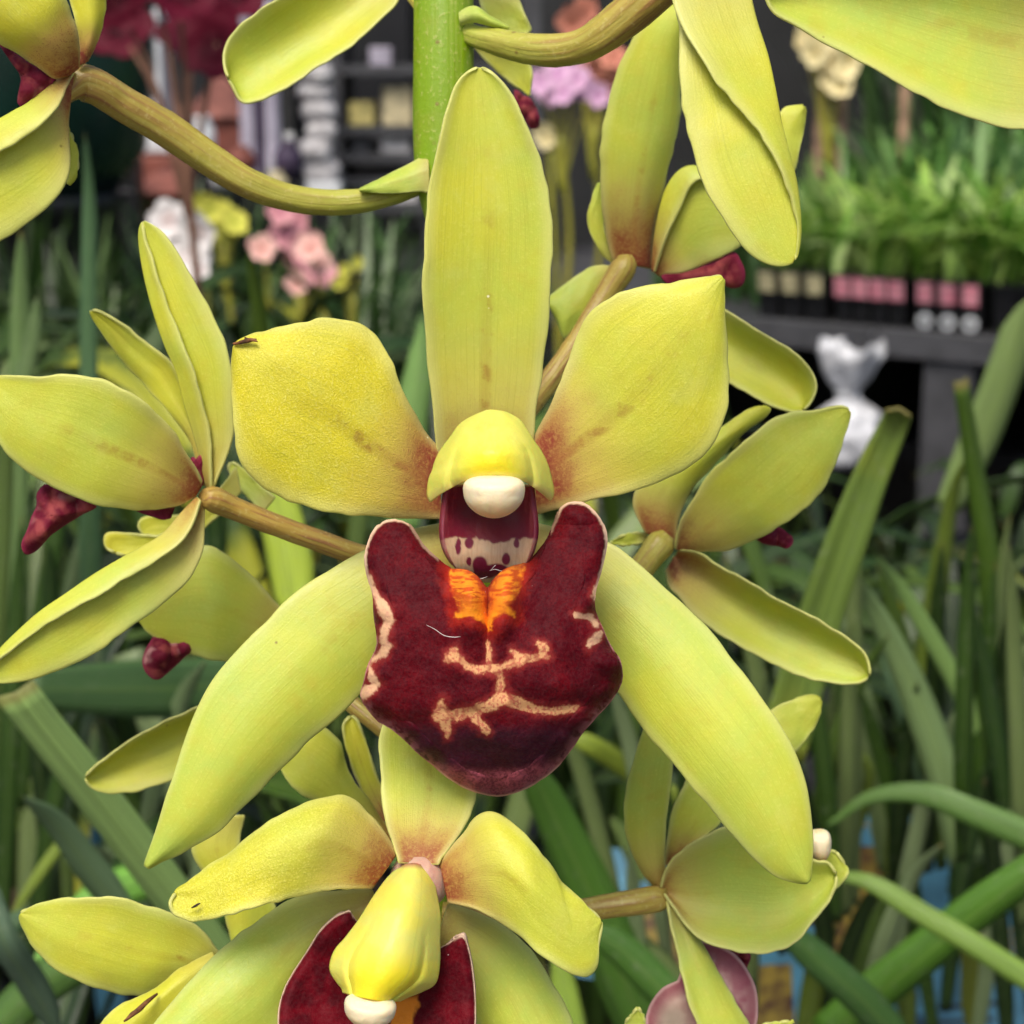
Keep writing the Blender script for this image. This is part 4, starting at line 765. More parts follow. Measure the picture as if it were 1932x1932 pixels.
def orchid_plant(x, y, label, leaves=11, h=.42, seed=0, lean=(0, 0), z=None, green=None):
    r = random.Random(seed); z = BZ if z is None else z
    p = empty('orchid_plant', (x, y, z)); tag(p, label, 'plant', 'potted orchid plants on the display bench')
    ph, pr = .13, .062
    pot = lathe('pot', (x, y, z), [(0, .001), (pr * .78, .001), (pr * .8, 0.004), (pr, ph - .012), (pr * 1.07, ph - .012), (pr * 1.07, ph), (pr * .97, ph), (pr * .93, ph - .02)], M['blackp'], p, 24)
    blob('potting_mix', (x, y, z + ph - .02), (pr * .93, pr * .93, .012), M['mix'], p, 8, 18, amp=.25, seed=seed)
    for i in range(leaves):
        az = 2 * math.pi * (i + r.random() * .7) / leaves; L = h * r.uniform(.75, 1.15); out = L * r.uniform(.25, .75)
        dx, dy = math.cos(az), math.sin(az); b = np.array([x + dx * .012, y + dy * .012, z + ph - .02])
        top = L * r.uniform(.72, .92); dr = r.uniform(.0, .45) * L
        C = [b, b + np.array([dx * out * .12 + lean[0] * .1, dy * out * .12 + lean[1] * .1, top * .4]), b + np.array([dx * out * .45 + lean[0] * .5, dy * out * .45 + lean[1] * .5, top * .85]),
             b + np.array([dx * out * .85 + lean[0], dy * out * .85 + lean[1], top - dr * .25]), b + np.array([dx * out * 1.2 + lean[0] * 1.3, dy * out * 1.2 + lean[1] * 1.3, top - dr])]
        g = green or GREENS[r.randrange(len(GREENS))]; k = r.uniform(.75, 1.3)
        ribbon('leaf', C, np.array([.008, .012, .014, .013, .009]) * r.uniform(.6, 1.15), p, (g[0] * k, g[1] * k, g[2] * k, 1.0 if r.random() > .12 else .2), wd=(-dy, dx, 0), keel=r.uniform(.04, .16), twist=r.uniform(-.6, .6))
    return p
def pix(pts): return np.vstack([P(a, b, c) for a, b, c in pts])
def pixleaf(parent, pts, w, col, keel=.15, roll=0.0, blunt=False, n=26, curl=0.0):
    """a leaf drawn through photo pixels (x, y, depth m); w in pixels; roll turns the blade about its length"""
    C = pix(pts); W = np.asarray(w, float) * PX(np.mean([p[2] for p in pts]))
    d = C[-1] - C[0]; a = np.cross(d, BACK); a /= np.linalg.norm(a)
    a = a * math.cos(roll) + BACK * math.sin(roll)
    return ribbon('leaf', C, W, parent, col, wd=a, keel=keel, tipblunt=blunt, n=n, curl=curl)
def near_plant(label, px_, py_, d, leaves):
    b = P(px_, py_, d); p = empty('orchid_plant', (b[0], b[1], BZ)); tag(p, label, 'plant', 'potted orchid plants on the display bench')
    for L in leaves:
        pixleaf(p, *L[:3], **(L[3] if len(L) > 3 else {}))
    return p
DK, MD, LT, GY, YG, OL = (0.035, 0.085, 0.015, 1), (0.072, 0.155, 0.024, 1), (.34, .52, .15, 1), (0.136, 0.217, 0.098, 1), (0.416, 0.480, 0.045, 1), (0.120, 0.171, 0.018, 1)
near_plant('strap-leaved plant at lower left with one broad pale green leaf crossing diagonally', 340, 2300, .42, [
    ([(520, 1980, .40), (430, 1840, .385), (330, 1700, .37), (170, 1490, .35), (75, 1370, .34), (28, 1308, .335)], [84, 84, 82, 80, 78, 72], LT, dict(keel=.16, blunt=True)),
    ([(260, 1760, .45), (180, 1655, .44), (110, 1560, .43), (42, 1502, .42)], [40, 66, 52, 20], GY, dict(keel=.2)),
    ([(140, 1560, .5), (80, 1640, .5), (20, 1730, .5)], [22, 22, 10], (0.192, 0.264, 0.030, 1)),
    ([(330, 1640, .48), (200, 1690, .47), (110, 1790, .46), (60, 1870, .45)], [70, 80, 70, 40], (0.160, 0.372, 0.045, 1)),
    ([(-40, 1760, .42), (60, 1735, .42), (150, 1728, .42), (230, 1735, .42)], [36, 42, 36, 20], (0.048, 0.109, 0.038, 1)),
    ([(-30, 1960, .45), (120, 1830, .45), (300, 1760, .45), (480, 1690, .46)], [70, 86, 80, 60], MD),
    ([(-20, 1680, .40), (10, 1780, .40), (60, 1860, .41), (110, 1950, .42)], [34, 60, 60, 40], (0.096, 0.155, 0.090, 1))])
near_plant('dark green plant at far left with upright blades under the upper left flower', 60, 2200, .62, [
    ([(30, 1300, .62), (34, 900, .60), (36, 620, .59), (40, 430, .58)], [50, 42, 38, 34], (0.144, 0.232, 0.075, 1)),
    ([(170, 1250, .63), (168, 900, .61), (166, 620, .60), (168, 380, .59), (160, 250, .58)], [46, 42, 36, 30, 24], (0.080, 0.163, 0.068, 1)),
    ([(-40, 820, .5), (30, 740, .5), (60, 640, .5), (70, 560, .5)], [30, 38, 30, 20], (0.096, 0.155, 0.045, 1)),
    ([(500, 760, .55), (494, 660, .54), (484, 560, .53), (467, 470, .52)], [36, 34, 26, 10], (0.080, 0.139, 0.009, 1), dict(keel=.35)),
    ([(60, 1300, .5), (250, 1300, .52), (420, 1290, .54), (640, 1240, .56)], [70, 110, 110, 80], (0.056, 0.116, 0.033, 1), dict(keel=.05)),
    ([(480, 860, .5), (520, 950, .5), (545, 1050, .5), (560, 1180, .5)], [50, 80, 86, 60], (0.384, 0.496, 0.045, 1), dict(keel=.12)),
    ([(240, 1230, .56), (300, 1400, .56), (360, 1560, .56), (420, 1750, .56)], [60, 60, 60, 50], (0.160, 0.217, 0.090, 1))])
near_plant('strap-leaved plant right of the main flower with a long yellow-streaked leaf', 1500, 2300, .46, [
    ([(1470, 1420, .43), (1540, 1180, .42), (1580, 1060, .415), (1640, 900, .41), (1690, 790, .405), (1697, 770, .40)], [96, 92, 84, 80, 64, 46], (0.136, 0.209, 0.033, .35), dict(keel=-.22, blunt=True)),
    ([(1935, 1420, .62), (1890, 1250, .60), (1868, 1050, .58), (1840, 880, .565), (1815, 720, .55)], [60, 54, 46, 36, 26], (0.080, 0.155, 0.015, 1), dict(keel=.3, blunt=True)),
    ([(1740, 1320, .66), (1780, 1050, .64), (1800, 930, .63), (1830, 850, .62)], [50, 46, 30, 14], OL, dict(keel=.3)),
    ([(1790, 960, .7), (1850, 830, .69), (1900, 700, .68), (1945, 560, .67)], [50, 74, 70, 60], (0.208, 0.295, 0.090, 1), dict(keel=.2)),
    ([(1980, 1600, .58), (1890, 1450, .57), (1790, 1260, .56), (1700, 1110, .55), (1650, 1045, .54)], [34, 36, 38, 32, 14], (0.208, 0.341, 0.090, 1)),
    ([(1830, 1640, .57), (1790, 1480, .56), (1720, 1290, .55), (1650, 1150, .54), (1620, 1085, .53)], [70, 70, 64, 46, 20], (0.208, 0.310, 0.112, 1), dict(keel=.2)),
    ([(1690, 1640, .62), (1660, 1480, .61), (1630, 1330, .6), (1610, 1230, .6)], [66, 60, 50, 26], (0.144, 0.202, 0.075, 1)),
    ([(1780, 1560, .66), (1740, 1420, .65), (1690, 1290, .64), (1660, 1200, .64)], [50, 50, 40, 20], (0.088, 0.155, 0.075, 1)),
    ([(1560, 1560, .52), (1640, 1505, .515), (1740, 1498, .51), (1840, 1535, .505), (1990, 1600, .50)], [8, 26, 46, 54, 60], (0.096, 0.194, 0.033, 1), dict(keel=.1, blunt=True)),
    ([(1560, 1650, .46), (1640, 1665, .455), (1740, 1725, .45), (1850, 1790, .445), (1990, 1880, .44)], [12, 38, 42, 44, 46], (0.176, 0.295, 0.038, 1), dict(blunt=True)),
    ([(1560, 1960, .50), (1650, 1880, .495), (1760, 1790, .49), (1860, 1710, .485), (1990, 1620, .48)], [80, 84, 80, 74, 66], (0.072, 0.178, 0.012, 1), dict(keel=.22, blunt=True)),
    ([(1440, 1710, .46), (1530, 1800, .465), (1620, 1880, .47), (1720, 1990, .48)], [30, 62, 66, 70], (0.056, 0.132, 0.027, 1)),
    ([(1560, 1750, .56), (1540, 1850, .57), (1520, 1990, .58)], [40, 50, 50], OL), ([(1700, 1500, .6), (1690, 1700, .62), (1720, 1960, .64)], [40, 46, 40], OL),
    ([(1800, 1500, .6), (1830, 1700, .62), (1830, 1960, .64)], [34, 40, 34], (0.160, 0.186, 0.018, 1)), ([(1580, 1380, .55), (1640, 1450, .55), (1620, 1560, .56), (1570, 1680, .57)], [14, 20, 20, 20], OL),
    ([(1990, 1340, .6), (1880, 1420, .6), (1780, 1500, .6), (1720, 1560, .61)], [40, 36, 34, 20], (0.080, 0.163, 0.045, 1)),
    ([(1400, 1330, .6), (1480, 1360, .6), (1560, 1330, .6)], [60, 90, 60], DK)])
near_plant('dark green plant behind the lower front flower with one steep glossy leaf', 1100, 2300, .5, [
    ([(1300, 2100, .50), (1190, 1880, .49), (1120, 1700, .48), (1050, 1550, .47), (990, 1430, .46), (960, 1380, .46)], [110, 108, 104, 92, 70, 40], (0.072, 0.171, 0.018, 1), dict(keel=.2)),
    ([(1300, 1530, .56), (1200, 1460, .56), (1120, 1410, .55), (1060, 1380, .55)], [44, 44, 42, 30], (0.240, 0.310, 0.030, 1)),
    ([(1220, 1660, .6), (1190, 1600, .6), (1165, 1560, .6), (1150, 1540, .6)], [30, 40, 30, 14], (0.160, 0.232, 0.060, 1)),
    ([(1320, 1950, .46), (1240, 1860, .46), (1170, 1790, .46), (1100, 1750, .46)], [60, 70, 66, 40], (0.056, 0.139, 0.015, 1)),
    ([(760, 1000, .6), (770, 820, .6), (790, 700, .6), (800, 600, .6)], [60, 76, 60, 30], (0.160, 0.295, 0.068, 1)),
    ([(1080, 1960, .46), (1060, 1840, .46), (1050, 1780, .46)], [60, 50, 20], (0.256, 0.372, 0.045, 1))])
rl = random.Random(5)
extra = []
for i in range(46):
    x0 = rl.uniform(1180, 1960); y0 = rl.uniform(1500, 2000); d0 = rl.uniform(.50, .60); lean = rl.uniform(-170, 170); ln = rl.uniform(320, 700)
    g = rl.choice([(.03, .07, .006), (.08, .14, .02), (.14, .19, .06), (.012, .03, .003), (.18, .24, .11), (.02, .05, .008)])
    extra.append(([(x0, y0 + 60, d0 + .02), (x0 + lean * .3, y0 - ln * .35, d0), (x0 + lean * .65, y0 - ln * .7, d0 - .01), (x0 + lean, y0 - ln + abs(lean) * .3, d0 - .02)], [22, 36, 34, 20], (*g, 1), dict(keel=rl.uniform(.05, .2))))
near_plant('thin-leaved clump filling the lower right behind the mauve-lipped flower', 1560, 2300, .58, [e for e in extra if min(p[1] for p in e[0]) > 960])
rl = random.Random(9); extra = []
for i in range(30):
    x0 = rl.uniform(-60, 640); y0 = rl.uniform(1300, 2000); d0 = rl.uniform(.52, .64); lean = rl.uniform(-170, 170); ln = rl.uniform(350, 760)
    g = rl.choice([(.03, .07, .008), (.05, .10, .012), (.09, .14, .03), (.012, .03, .004), (.14, .20, .09), (.02, .05, .008)])
    extra.append(([(x0, y0 + 60, d0 + .02), (x0 + lean * .3, y0 - ln * .35, d0), (x0 + lean * .65, y0 - ln * .7, d0 - .01), (x0 + lean, y0 - ln + abs(lean) * .3, d0 - .02)], [22, 38, 36, 20], (*g, 1), dict(keel=rl.uniform(.05, .2))))
near_plant('thin-leaved clump filling the lower left behind the side flowers', 300, 2300, .6, extra)
# filler plants row by row on the bench
ORD = ['leftmost', 'second from the left', 'third from the left', 'fourth from the left', 'fifth from the left', 'sixth from the left', 'seventh from the left']
ROWS = ['nearest', 'second', 'third', 'fourth', 'fifth', 'hindmost']
k = 0
for row, y in enumerate((.66, .84, 1.02, 1.24, 1.48, 1.74)):
    half = .20 + y * .30; nn = 5 + row // 2
    for i in range(nn):
        x = -half + 2 * half * (i + .5 * (row % 2) + .25) / nn
        lim = np.interp(x / y, [-.28, -.1, .05, .12, .28], [440, 480, 600, 930, 900])      # the foliage line in the photo
        if row == 0 and x > .02: continue
        h = float(np.clip(P(966, lim, y)[2] - BZ - .12, .12, .5)) * .98
        orchid_plant(x, y, 'blurred strap-leaved orchid plant, %s in the %s row of black pots' % (ORD[i], ROWS[row]), 13, h, seed=300 + k); k += 1

# ------------------------------------------------------------------ blue plant label cards
def card(label, px_, py_, d, w, h, rot, tilt, name='plant_label', text=None, photo=None, mat='blue', group='blue plant label cards', stakew=.012, lines=0):
    c = P(px_, py_, d); p = empty(name, c); tag(p, label, 'label', group)
    R = np.array(Euler((math.radians(-tilt), 0, 0)).to_matrix()); Rz = np.array(Matrix.Rotation(math.radians(rot), 3, 'Y'))
    ax = (np.array([[1, 0, 0], [0, 0, 1], [0, -1, 0]]) @ Rz.T) @ R.T      # right, up, towards viewer
    def plate(nm, x0, y0, x1, y1, off, m, t=.0008):
        V = [c + ax[0] * a + ax[1] * b + ax[2] * e for e in (off, off + t) for a, b in ((x0, y0), (x1, y0), (x1, y1), (x0, y1))]
        return mesh(nm, V, [[3, 2, 1, 0], [4, 5, 6, 7], [0, 1, 5, 4], [1, 2, 6, 5], [2, 3, 7, 6], [3, 0, 4, 7]], M[m], p, smooth=False)
    plate('card', -w / 2, -h / 2, w / 2, h / 2, 0, mat)
    plate('stake', -stakew / 2, -h / 2 - .12, stakew / 2, -h / 2 + .01, -.001, mat)
    if photo: plate('picture', *[photo[0] * w, photo[1] * h, photo[2] * w, photo[3] * h], .0010, 'photo', .0003)
    for (tx, ty, size, body, m) in text or []:
        cu = bpy.data.curves.new('lettering', 'FONT'); cu.body = body; cu.size = size; cu.extrude = .0001; cu.align_x = 'CENTER'
        tmp = bpy.data.objects.new('lettering', cu); COL.objects.link(tmp); bpy.context.view_layer.update()
        me = bpy.data.meshes.new_from_object(tmp.evaluated_get(bpy.context.evaluated_depsgraph_get())); bpy.data.objects.remove(tmp)
        o = bpy.data.objects.new('lettering', me); COL.objects.link(o); o.parent = p; me.materials.clear(); me.materials.append(M[m])
        o.matrix_local = Matrix([[*[ax[j][i] for j in range(3)], (ax[0] * tx * w + ax[1] * ty * h + ax[2] * .0014)[i]] for i in range(3)] + [[0, 0, 0, 1]])
    for i in range(lines): plate('print_line', -.40 * w, (-.16 - .09 * i) * h, (.40 - .12 * (i % 3)) * w, (-.135 - .09 * i) * h, .0010, 'dprint', .0002)
    return p
card('blue plant label with tan lettering at the lower right corner', 1790, 1850, .66, .052, .060, -4, 18, text=[(.02, .17, .015, 'Seedling', 'tan')], lines=4)
card('blue plant label showing a speckled yellow orchid picture among the right leaves', 1640, 1720, .64, .052, .066, 5, 16, photo=(-.46, -.34, .30, .34), text=[(0, .38, .011, 'Orchid', 'tan')])
card('narrow blue plant label beside the mauve lip at the bottom edge', 1450, 1890, .62, .040, .050, -3, 14, photo=(-.3, -.5, .2, .25))
card('blue plant label partly hidden under the amber stalk of the lower right flower', 1225, 1735, .66, .046, .046, 8, 30, photo=(-.2, -.5, .45, .1))
card('pale blue label behind the left-hand leaves', 370, 1395, .62, .034, .022, -20, 30, mat='ltblue')
card('small blue label deep among the lower left leaves', 165, 1605, .8, .014, .02, -10, 20)
card('blue label with pale print under the long dark leaf at right', 1610, 1575, .7, .045, .02, 8, 20, text=[(0, .1, .007, 'Orchid', 'tan')])

# ------------------------------------------------------------------ blooms in the distance
def bloom(parent, c, r, mat, n=5, face=(0, -1, .25), seed=0, cupv=.25, name='bloom'):
    rr = random.Random(seed); f = np.array(face, float) + [rr.uniform(-.5, .5) for _ in range(3)]; f /= np.linalg.norm(f)
    a = np.cross(f, [0, 0, 1]); a /= np.linalg.norm(a); b = np.cross(a, f); V, F, U = [], [], []
    ph = rr.random() * 6.28
    for i in range(n):
        th = ph + 2 * math.pi * i / n; dr = a * math.cos(th) + b * math.sin(th); sd = np.cross(f, dr); o0 = len(V)
        for t in np.linspace(0.05, 1, 6):
            w = .52 * math.sin(math.pi * min(1, t * .82 + .08)) ** .8
            for s in (-1, -.4, .4, 1):
                V.append(np.asarray(c) + r * (dr * t + sd * s * w + f * (cupv * (t * t + .35 * s * s) + .06 * math.sin(t * 9 + i)))); U.append(((s + 1) / 2, t))
        F += [[o0 + x * 4 + y, o0 + x * 4 + y + 1, o0 + (x + 1) * 4 + y + 1, o0 + (x + 1) * 4 + y] for x in range(5) for y in range(3)]
    o = mesh(name, V, F, BL[mat], parent, uv=U); thick(o, r * .03, None, 1); return o
def bloom_plant(label, cat, px_, py_, d, spots, mat, r, stem_to=None, name='flowering_plant', n=5, group=None):
    base = P(px_, py_, d); gz = BZ if base[1] < 2.0 else .87
    p = empty(name, (base[0], base[1], gz)); tag(p, label, cat, group)
    st = np.vstack([[base[0], base[1] + .03, gz], [base[0] + .01, base[1] + .03, (base[2] + gz) / 2], base + [0, .02, 0]])
    o = tube('stem', st, [.004, .0035, .002], M['stalk'] if mat != 'maroon' else M['rust'], p, 16, 8); o.color = (.6, .4, 1, 1)
    for i, (x, y, dd) in enumerate(spots):
        q = P(x, y, d + dd); bloom(p, q, r * random.uniform(.85, 1.15) * PX(d), mat, n, seed=i + int(px_))
        o = tube('flower_stalk' if mat != 'maroon' else 'dark_stalk', np.vstack([q + [0, .004, 0], q * .5 + (base + [0, .03, -.03]) * .5 + [0, .01, 0], base + [0, .025, -.06]]), [.0012, .0015, .002], M['stalk'] if mat != 'maroon' else M['rust'], p, 8, 6); o.color = (.6, .4, 1, 1)
    return p
bloom_plant('white blossom cluster left of the tall yellow sepal, out of focus', 'flowers', 340, 480, 1.5, [(320, 415, 0), (350, 450, .02), (375, 435, -.02), (335, 475, .03), (360, 490, .0)], 'white', 42)
bloom_plant('small bright white blossom beside the tall left sepal', 'flowers', 378, 520, 1.4, [(378, 512, 0), (372, 500, .02)], 'white', 30)
bloom_plant('pale yellow blossom cluster above the left foliage', 'flowers', 415, 450, 1.6, [(395, 395, 0), (425, 405, .02), (440, 420, 0), (405, 425, .02), (375, 385, .03), (430, 440, .03)], 'yellow', 30)
bloom_plant('single pale pink blossom in the left foliage', 'flowers', 494, 480, 1.6, [(494, 470, 0)], 'rose', 26)
bloom_plant('pink blossom spike below the curved left stalk', 'flowers', 560, 560, 1.7, [(530, 400, 0), (555, 420, .02), (540, 445, .01), (575, 465, 0), (590, 490, .02), (555, 480, .03), (600, 515, 0), (570, 520, .04)], 'pink', 32)
bloom_plant('rosy cream blossoms at the foot of the pink spike', 'flowers', 610, 600, 1.65, [(585, 470, 0), (605, 500, .02), (560, 535, .01)], 'rose', 28)
bloom_plant('small yellow-green blossoms left of the dorsal sepal', 'flowers', 660, 560, 1.75, [(652, 510, 0), (672, 495, .02), (640, 530, .02)], 'yellow', 16)
bloom_plant('lilac pink blossoms right of the dorsal sepal tip', 'flowers', 1060, 260, 2.0, [(1020, 155, 0), (1050, 140, .02), (1085, 150, .02), (1065, 175, 0), (1100, 165, .03), (1035, 180, .03), (1125, 180, .02)], 'lilac', 30)
bloom_plant('salmon orange blossoms under the upper right stalk', 'flowers', 1120, 240, 2.1, [(1100, 95, 0), (1130, 80, .02), (1155, 110, .0), (1125, 130, .03), (1085, 60, .02), (1160, 150, .02), (1105, 20, .03), (1080, 40, .0), (1140, 165, .02)], 'salmon', 30)
bloom_plant('cream blossom just right of the dorsal sepal edge', 'flowers', 1040, 290, 1.9, [(1030, 262, 0), (1024, 250, .02)], 'cream', 22)
bloom_plant('cream blossom spike near the top right, above the seedlings', 'flowers', 1570, 240, 2.7, [(1540, 100, 0), (1565, 115, .02), (1530, 60, .02), (1590, 135, 0), (1575, 155, .02), (1555, 80, 0), (1520, 80, .03), (1600, 110, .0), (1585, 165, .0)], 'cream', 28)
mo = bloom_plant('deep maroon orchid blossoms at the top left behind the stalk', 'flowers', 330, 200, 1.0, [(335, -10, 0), (215, 0, .03), (410, 85, .04), (225, 60, .12), (430, -10, .06), (280, -60, .05), (355, 55, .1)], 'maroon', 74)
for (a, b, c) in [(1710, 120, 340), (1590, 160, 330), (1365, 120, 330), (1552, 140, 300)]:
    q0, q1 = P(a, b, 2.75), P(a - 10, c, 2.75); q1[2] = .87
    s_ = tube('bamboo_stake', np.vstack([q1, (q0 + q1) / 2, q0]), [.009, .0085, .008], M['bamboo'], None, 20, 10, loc=q1)
    tag(s_, 'tan bamboo stake standing among the seedlings, %s' % {1710: 'right of the cream blossoms', 1590: 'below the cream blossoms', 1365: 'just left of the folded sepal', 1552: 'behind the tip of a yellow petal'}[a], 'stake', 'bamboo stakes')

# ------------------------------------------------------------------ the seedling bench
A, B = P(1380, 597, 2.396), P(1932, 641, 2.2); zb = (A[2] + B[2]) / 2; A[2] = B[2] = zb
ex = (B - A) / np.linalg.norm(B - A); ey = np.array([-ex[1], ex[0], 0]); ang = math.atan2(ex[1], ex[0])
def bp(u, v, h): return A + ex * u + ey * v + np.array([0, 0, h])
sb = empty('seedling_bench', [*bp(.35, .4, 0)[:2], 0]); tag(sb, 'dark grey bench holding black seedling trays at right', 'bench')
box('bench_top', bp(.35, .45, -.012), (1.9, .9, .024), M['greyp'], sb, ang, .003); box('front_rail', bp(.35, -.004, -.016), (1.9, .012, .034), M['greyp'], sb, ang, .002)
u0 = np.dot(P(1805, 760, 2.3) - A, ex)
for u, v in ((u0, .03), (u0, .85), (-.5, .03), (-.5, .85)): box('leg', [*bp(u, v, 0)[:2], (zb - .024) / 2], (.062, .062, zb - .024), M['greyp'], sb, ang, .003)
box('lower_shelf', [*bp(.35, .5, 0)[:2], P(1588, 880, 2.32)[2] - .0105], (1.8, .7, .02), M['blackp'], sb, ang); box('dark_void_sheet', [*bp(.35, .91, 0)[:2], zb / 2 - .02], (1.9, .02, zb - .06), M['blackp'], sb, ang)  # the black sheet at the back stands in for the under-bench darkness
def ub(px_): return float(np.dot(P(px_, 570, 2.3) - A, ex))
TR = [(ub(1360), ub(1535), 'paley', 'three pale yellow labels'), (ub(1552), ub(1722), 'pinkc', 'four pink labels in a row'), (ub(1740), ub(1895), 'pinkc', 'pink labels above three white dots'), (ub(1915), ub(2080), 'paley', 'its left corner at the frame edge')]
for ti, (a, b, m, what) in enumerate(TR):
    t = empty('seedling_tray', bp((a + b) / 2, .06, 0)); tag(t, 'black seedling tray on the bench front with ' + what, 'tray', 'seedling trays'); w = b - a; hh = .058
    nc = 4 if ti == 1 else 3
    for q in range(nc):
        cu_ = a + w * (q + .5) / nc; cw = w / nc * .47
        V = [bp(cu_ + sx * cw * (.82 if h < .03 else 1), .06 + sy * (.042 if h < .03 else .05), h) for h in (.001, hh) for sx, sy in ((-1, -1), (1, -1), (1, 1), (-1, 1))]
        mesh('cell', V, [[3, 2, 1, 0], [4, 5, 6, 7], [0, 1, 5, 4], [1, 2, 6, 5], [2, 3, 7, 6], [3, 0, 4, 7]], M['blackp'], t, smooth=False)
        lw = w / nc * (.42 if ti == 1 else .33)
        V = [bp(cu_ + sx * lw, .006 + e + (hh - h) * .16, h) for e in (-.0012, 0) for sx, h in ((-1, .034), (1, .034), (1, hh + .001), (-1, hh + .001))]
        if ti != 3: mesh('label_card', V, [[3, 2, 1, 0], [4, 5, 6, 7], [0, 1, 5, 4], [1, 2, 6, 5], [2, 3, 7, 6], [3, 0, 4, 7]], M[m], t, smooth=False)
        if ti == 2:
            th = np.linspace(0, 2 * np.pi, 20, endpoint=False)
            for rad, e, mm in ((.0095, 0, 'white'), (.0048, -.0012, 'greyp')):
                V = [bp(cu_ + math.cos(x) * rad, .0135 + e - s_ * .001, .012 + math.sin(x) * rad) for s_ in (0, 1) for x in th]
                mesh('dot', V, [list(range(19, -1, -1)), list(range(20, 40))] + [[i, (i + 1) % 20, 20 + (i + 1) % 20, 20 + i] for i in range(20)], M[mm], t, smooth=False)
    box('rim', bp((a + b) / 2, .06, hh + .002), (w, .108, .004), M['blackp'], t, ang)
# seedlings: nobody could count them
def blades(name, n, ulo, uhi, vlo, vhi, hlo, hhi, wlo, whi, label, base, cols, bend=.9):
    V, F, C, U = [], [], [], []
    for i in range(n):
        b0 = bp(random.uniform(ulo, uhi), random.uniform(vlo, vhi), base); az = random.uniform(0, 6.28); L = random.uniform(hlo, hhi); w = random.uniform(wlo, whi)
        o_ = np.array([math.cos(az), math.sin(az), 0]); sd = np.array([-o_[1], o_[0], 0]); k = random.uniform(.25, 1) * bend; o0 = len(V); col = np.array(cols[random.randrange(len(cols))]) * random.uniform(.7, 1.3)
        for t in np.linspace(0, 1, 6):
            c = b0 + np.array([0, 0, 1]) * L * (t - .45 * k * t ** 2.4) + o_ * L * k * t ** 1.7; ww = w * (math.sin(math.pi * (.12 + .86 * t)) ** .7)
            V += [c - sd * ww, c + sd * ww - np.array([0, 0, .15 * ww])]; C += [col, col]
        F += [[o0 + 2 * j, o0 + 2 * j + 1, o0 + 2 * j + 3, o0 + 2 * j + 2] for j in range(5)]
    o = mesh(name, V, F, M['vleaf'], None, loc=bp((ulo + uhi) / 2, (vlo + vhi) / 2, base), col=np.array(C)); tag(o, label, 'seedlings', kind='stuff'); return o
t_ = NT('seedling_blade'); vc = t_.n('VertexColor', layer_name='Col').outputs[0]; t_.p(Base_Color=vc, Roughness=.45); tr = t_.n('BsdfTranslucent', {0: vc})
mx = t_.n('MixShader', {0: .3, 1: t_.b.outputs[0], 2: tr.outputs[0]}); t_.t.links.new(mx.outputs[0], t_.out.inputs[0]); M['vleaf'] = t_.m
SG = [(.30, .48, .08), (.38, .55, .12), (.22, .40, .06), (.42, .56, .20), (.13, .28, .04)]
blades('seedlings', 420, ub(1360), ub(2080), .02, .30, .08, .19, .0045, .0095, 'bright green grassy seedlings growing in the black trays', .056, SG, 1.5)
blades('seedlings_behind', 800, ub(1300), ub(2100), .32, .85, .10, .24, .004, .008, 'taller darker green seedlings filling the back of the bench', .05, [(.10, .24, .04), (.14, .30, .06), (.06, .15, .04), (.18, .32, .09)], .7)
q_ = P(130, 560, 1.9); qu, qv = float(np.dot(q_ - A, ex)), float(np.dot(q_ - A, ey))
blades('left_foliage', 420, qu - .22, qu + .22, qv - .12, qv + .14, .30, .50, .005, .010, 'dark grassy foliage at the far left below the green pot', BZ - zb, [(.02, .05, .008), (.05, .10, .02), (.09, .15, .04), (.16, .22, .10), (.012, .03, .005)], .55)
blades('tall_foliage', 1700, ub(950), ub(2150), .9, 1.5, .30, .85, .005, .011, 'tall dark foliage standing behind the seedling bench', -.02, [(.05, .12, .03), (.09, .17, .05), (.14, .22, .10), (.03, .07, .02), (.2, .22, .16)], .5)
blades('undergrowth', 1500, -1.8, -.3, -.45, .0, .26, .52, .004, .009, 'dark green undergrowth behind the left-hand flowers', -.27, [(.03, .08, .015), (.07, .15, .03), (.13, .22, .08), (.20, .27, .14), (.02, .05, .01)], .8)
blades('fine_foliage', 500, ub(980), ub(1300), .1, .8, .10, .26, .003, .006, 'fine dark green foliage between the upper sepals', -.05, [(.05, .12, .03), (.10, .18, .05), (.07, .16, .06)], .6)
# tied white bag on the lower shelf
bc = P(1588, 880, 2.32); shz = bc[2]
bagp = empty('plastic_bag', bc); tag(bagp, 'tied white plastic bag on the dark shelf under the seedling bench', 'bag')
n, k_ = 30, 40; th = np.linspace(0, 2 * np.pi, k_, endpoint=False); hs = np.linspace(0, 1, n); V = []
for h in hs:
    r = np.interp(h, [0, .06, .25, .42, .52, .57, .63, .78, .92, 1], [.02, .038, .046, .038, .016, .009, .013, .030, .038, .033])
    fold = .007 * np.interp(h, [0, .4, .55, .7, 1], [.15, .3, .45, .6, 1]); cr = .010 * (fbm(th * 2.2 + 3, np.full(k_, h * 7)) - .5) * 2; V.append(bc + np.stack([np.cos(th) * (r + cr + fold * (np.sin(7 * th + 2 * h) + .6 * np.sin(13 * th))) + .006 * h, np.sin(th) * (r * .8 + cr + fold * np.cos(5 * th)), np.full(k_, h * .158) + (.005 * np.sin(2 * th + .6) + .004 * np.sin(5 * th)) * sstep(.6, 1, h)], -1))
mesh('bag_body', np.vstack(V + [bc[None] + [0, 0, .001]]), gridF(n, k_, True).tolist() + [[n * k_, (j + 1) % k_, j] for j in range(k_)], M['bag'], bagp)
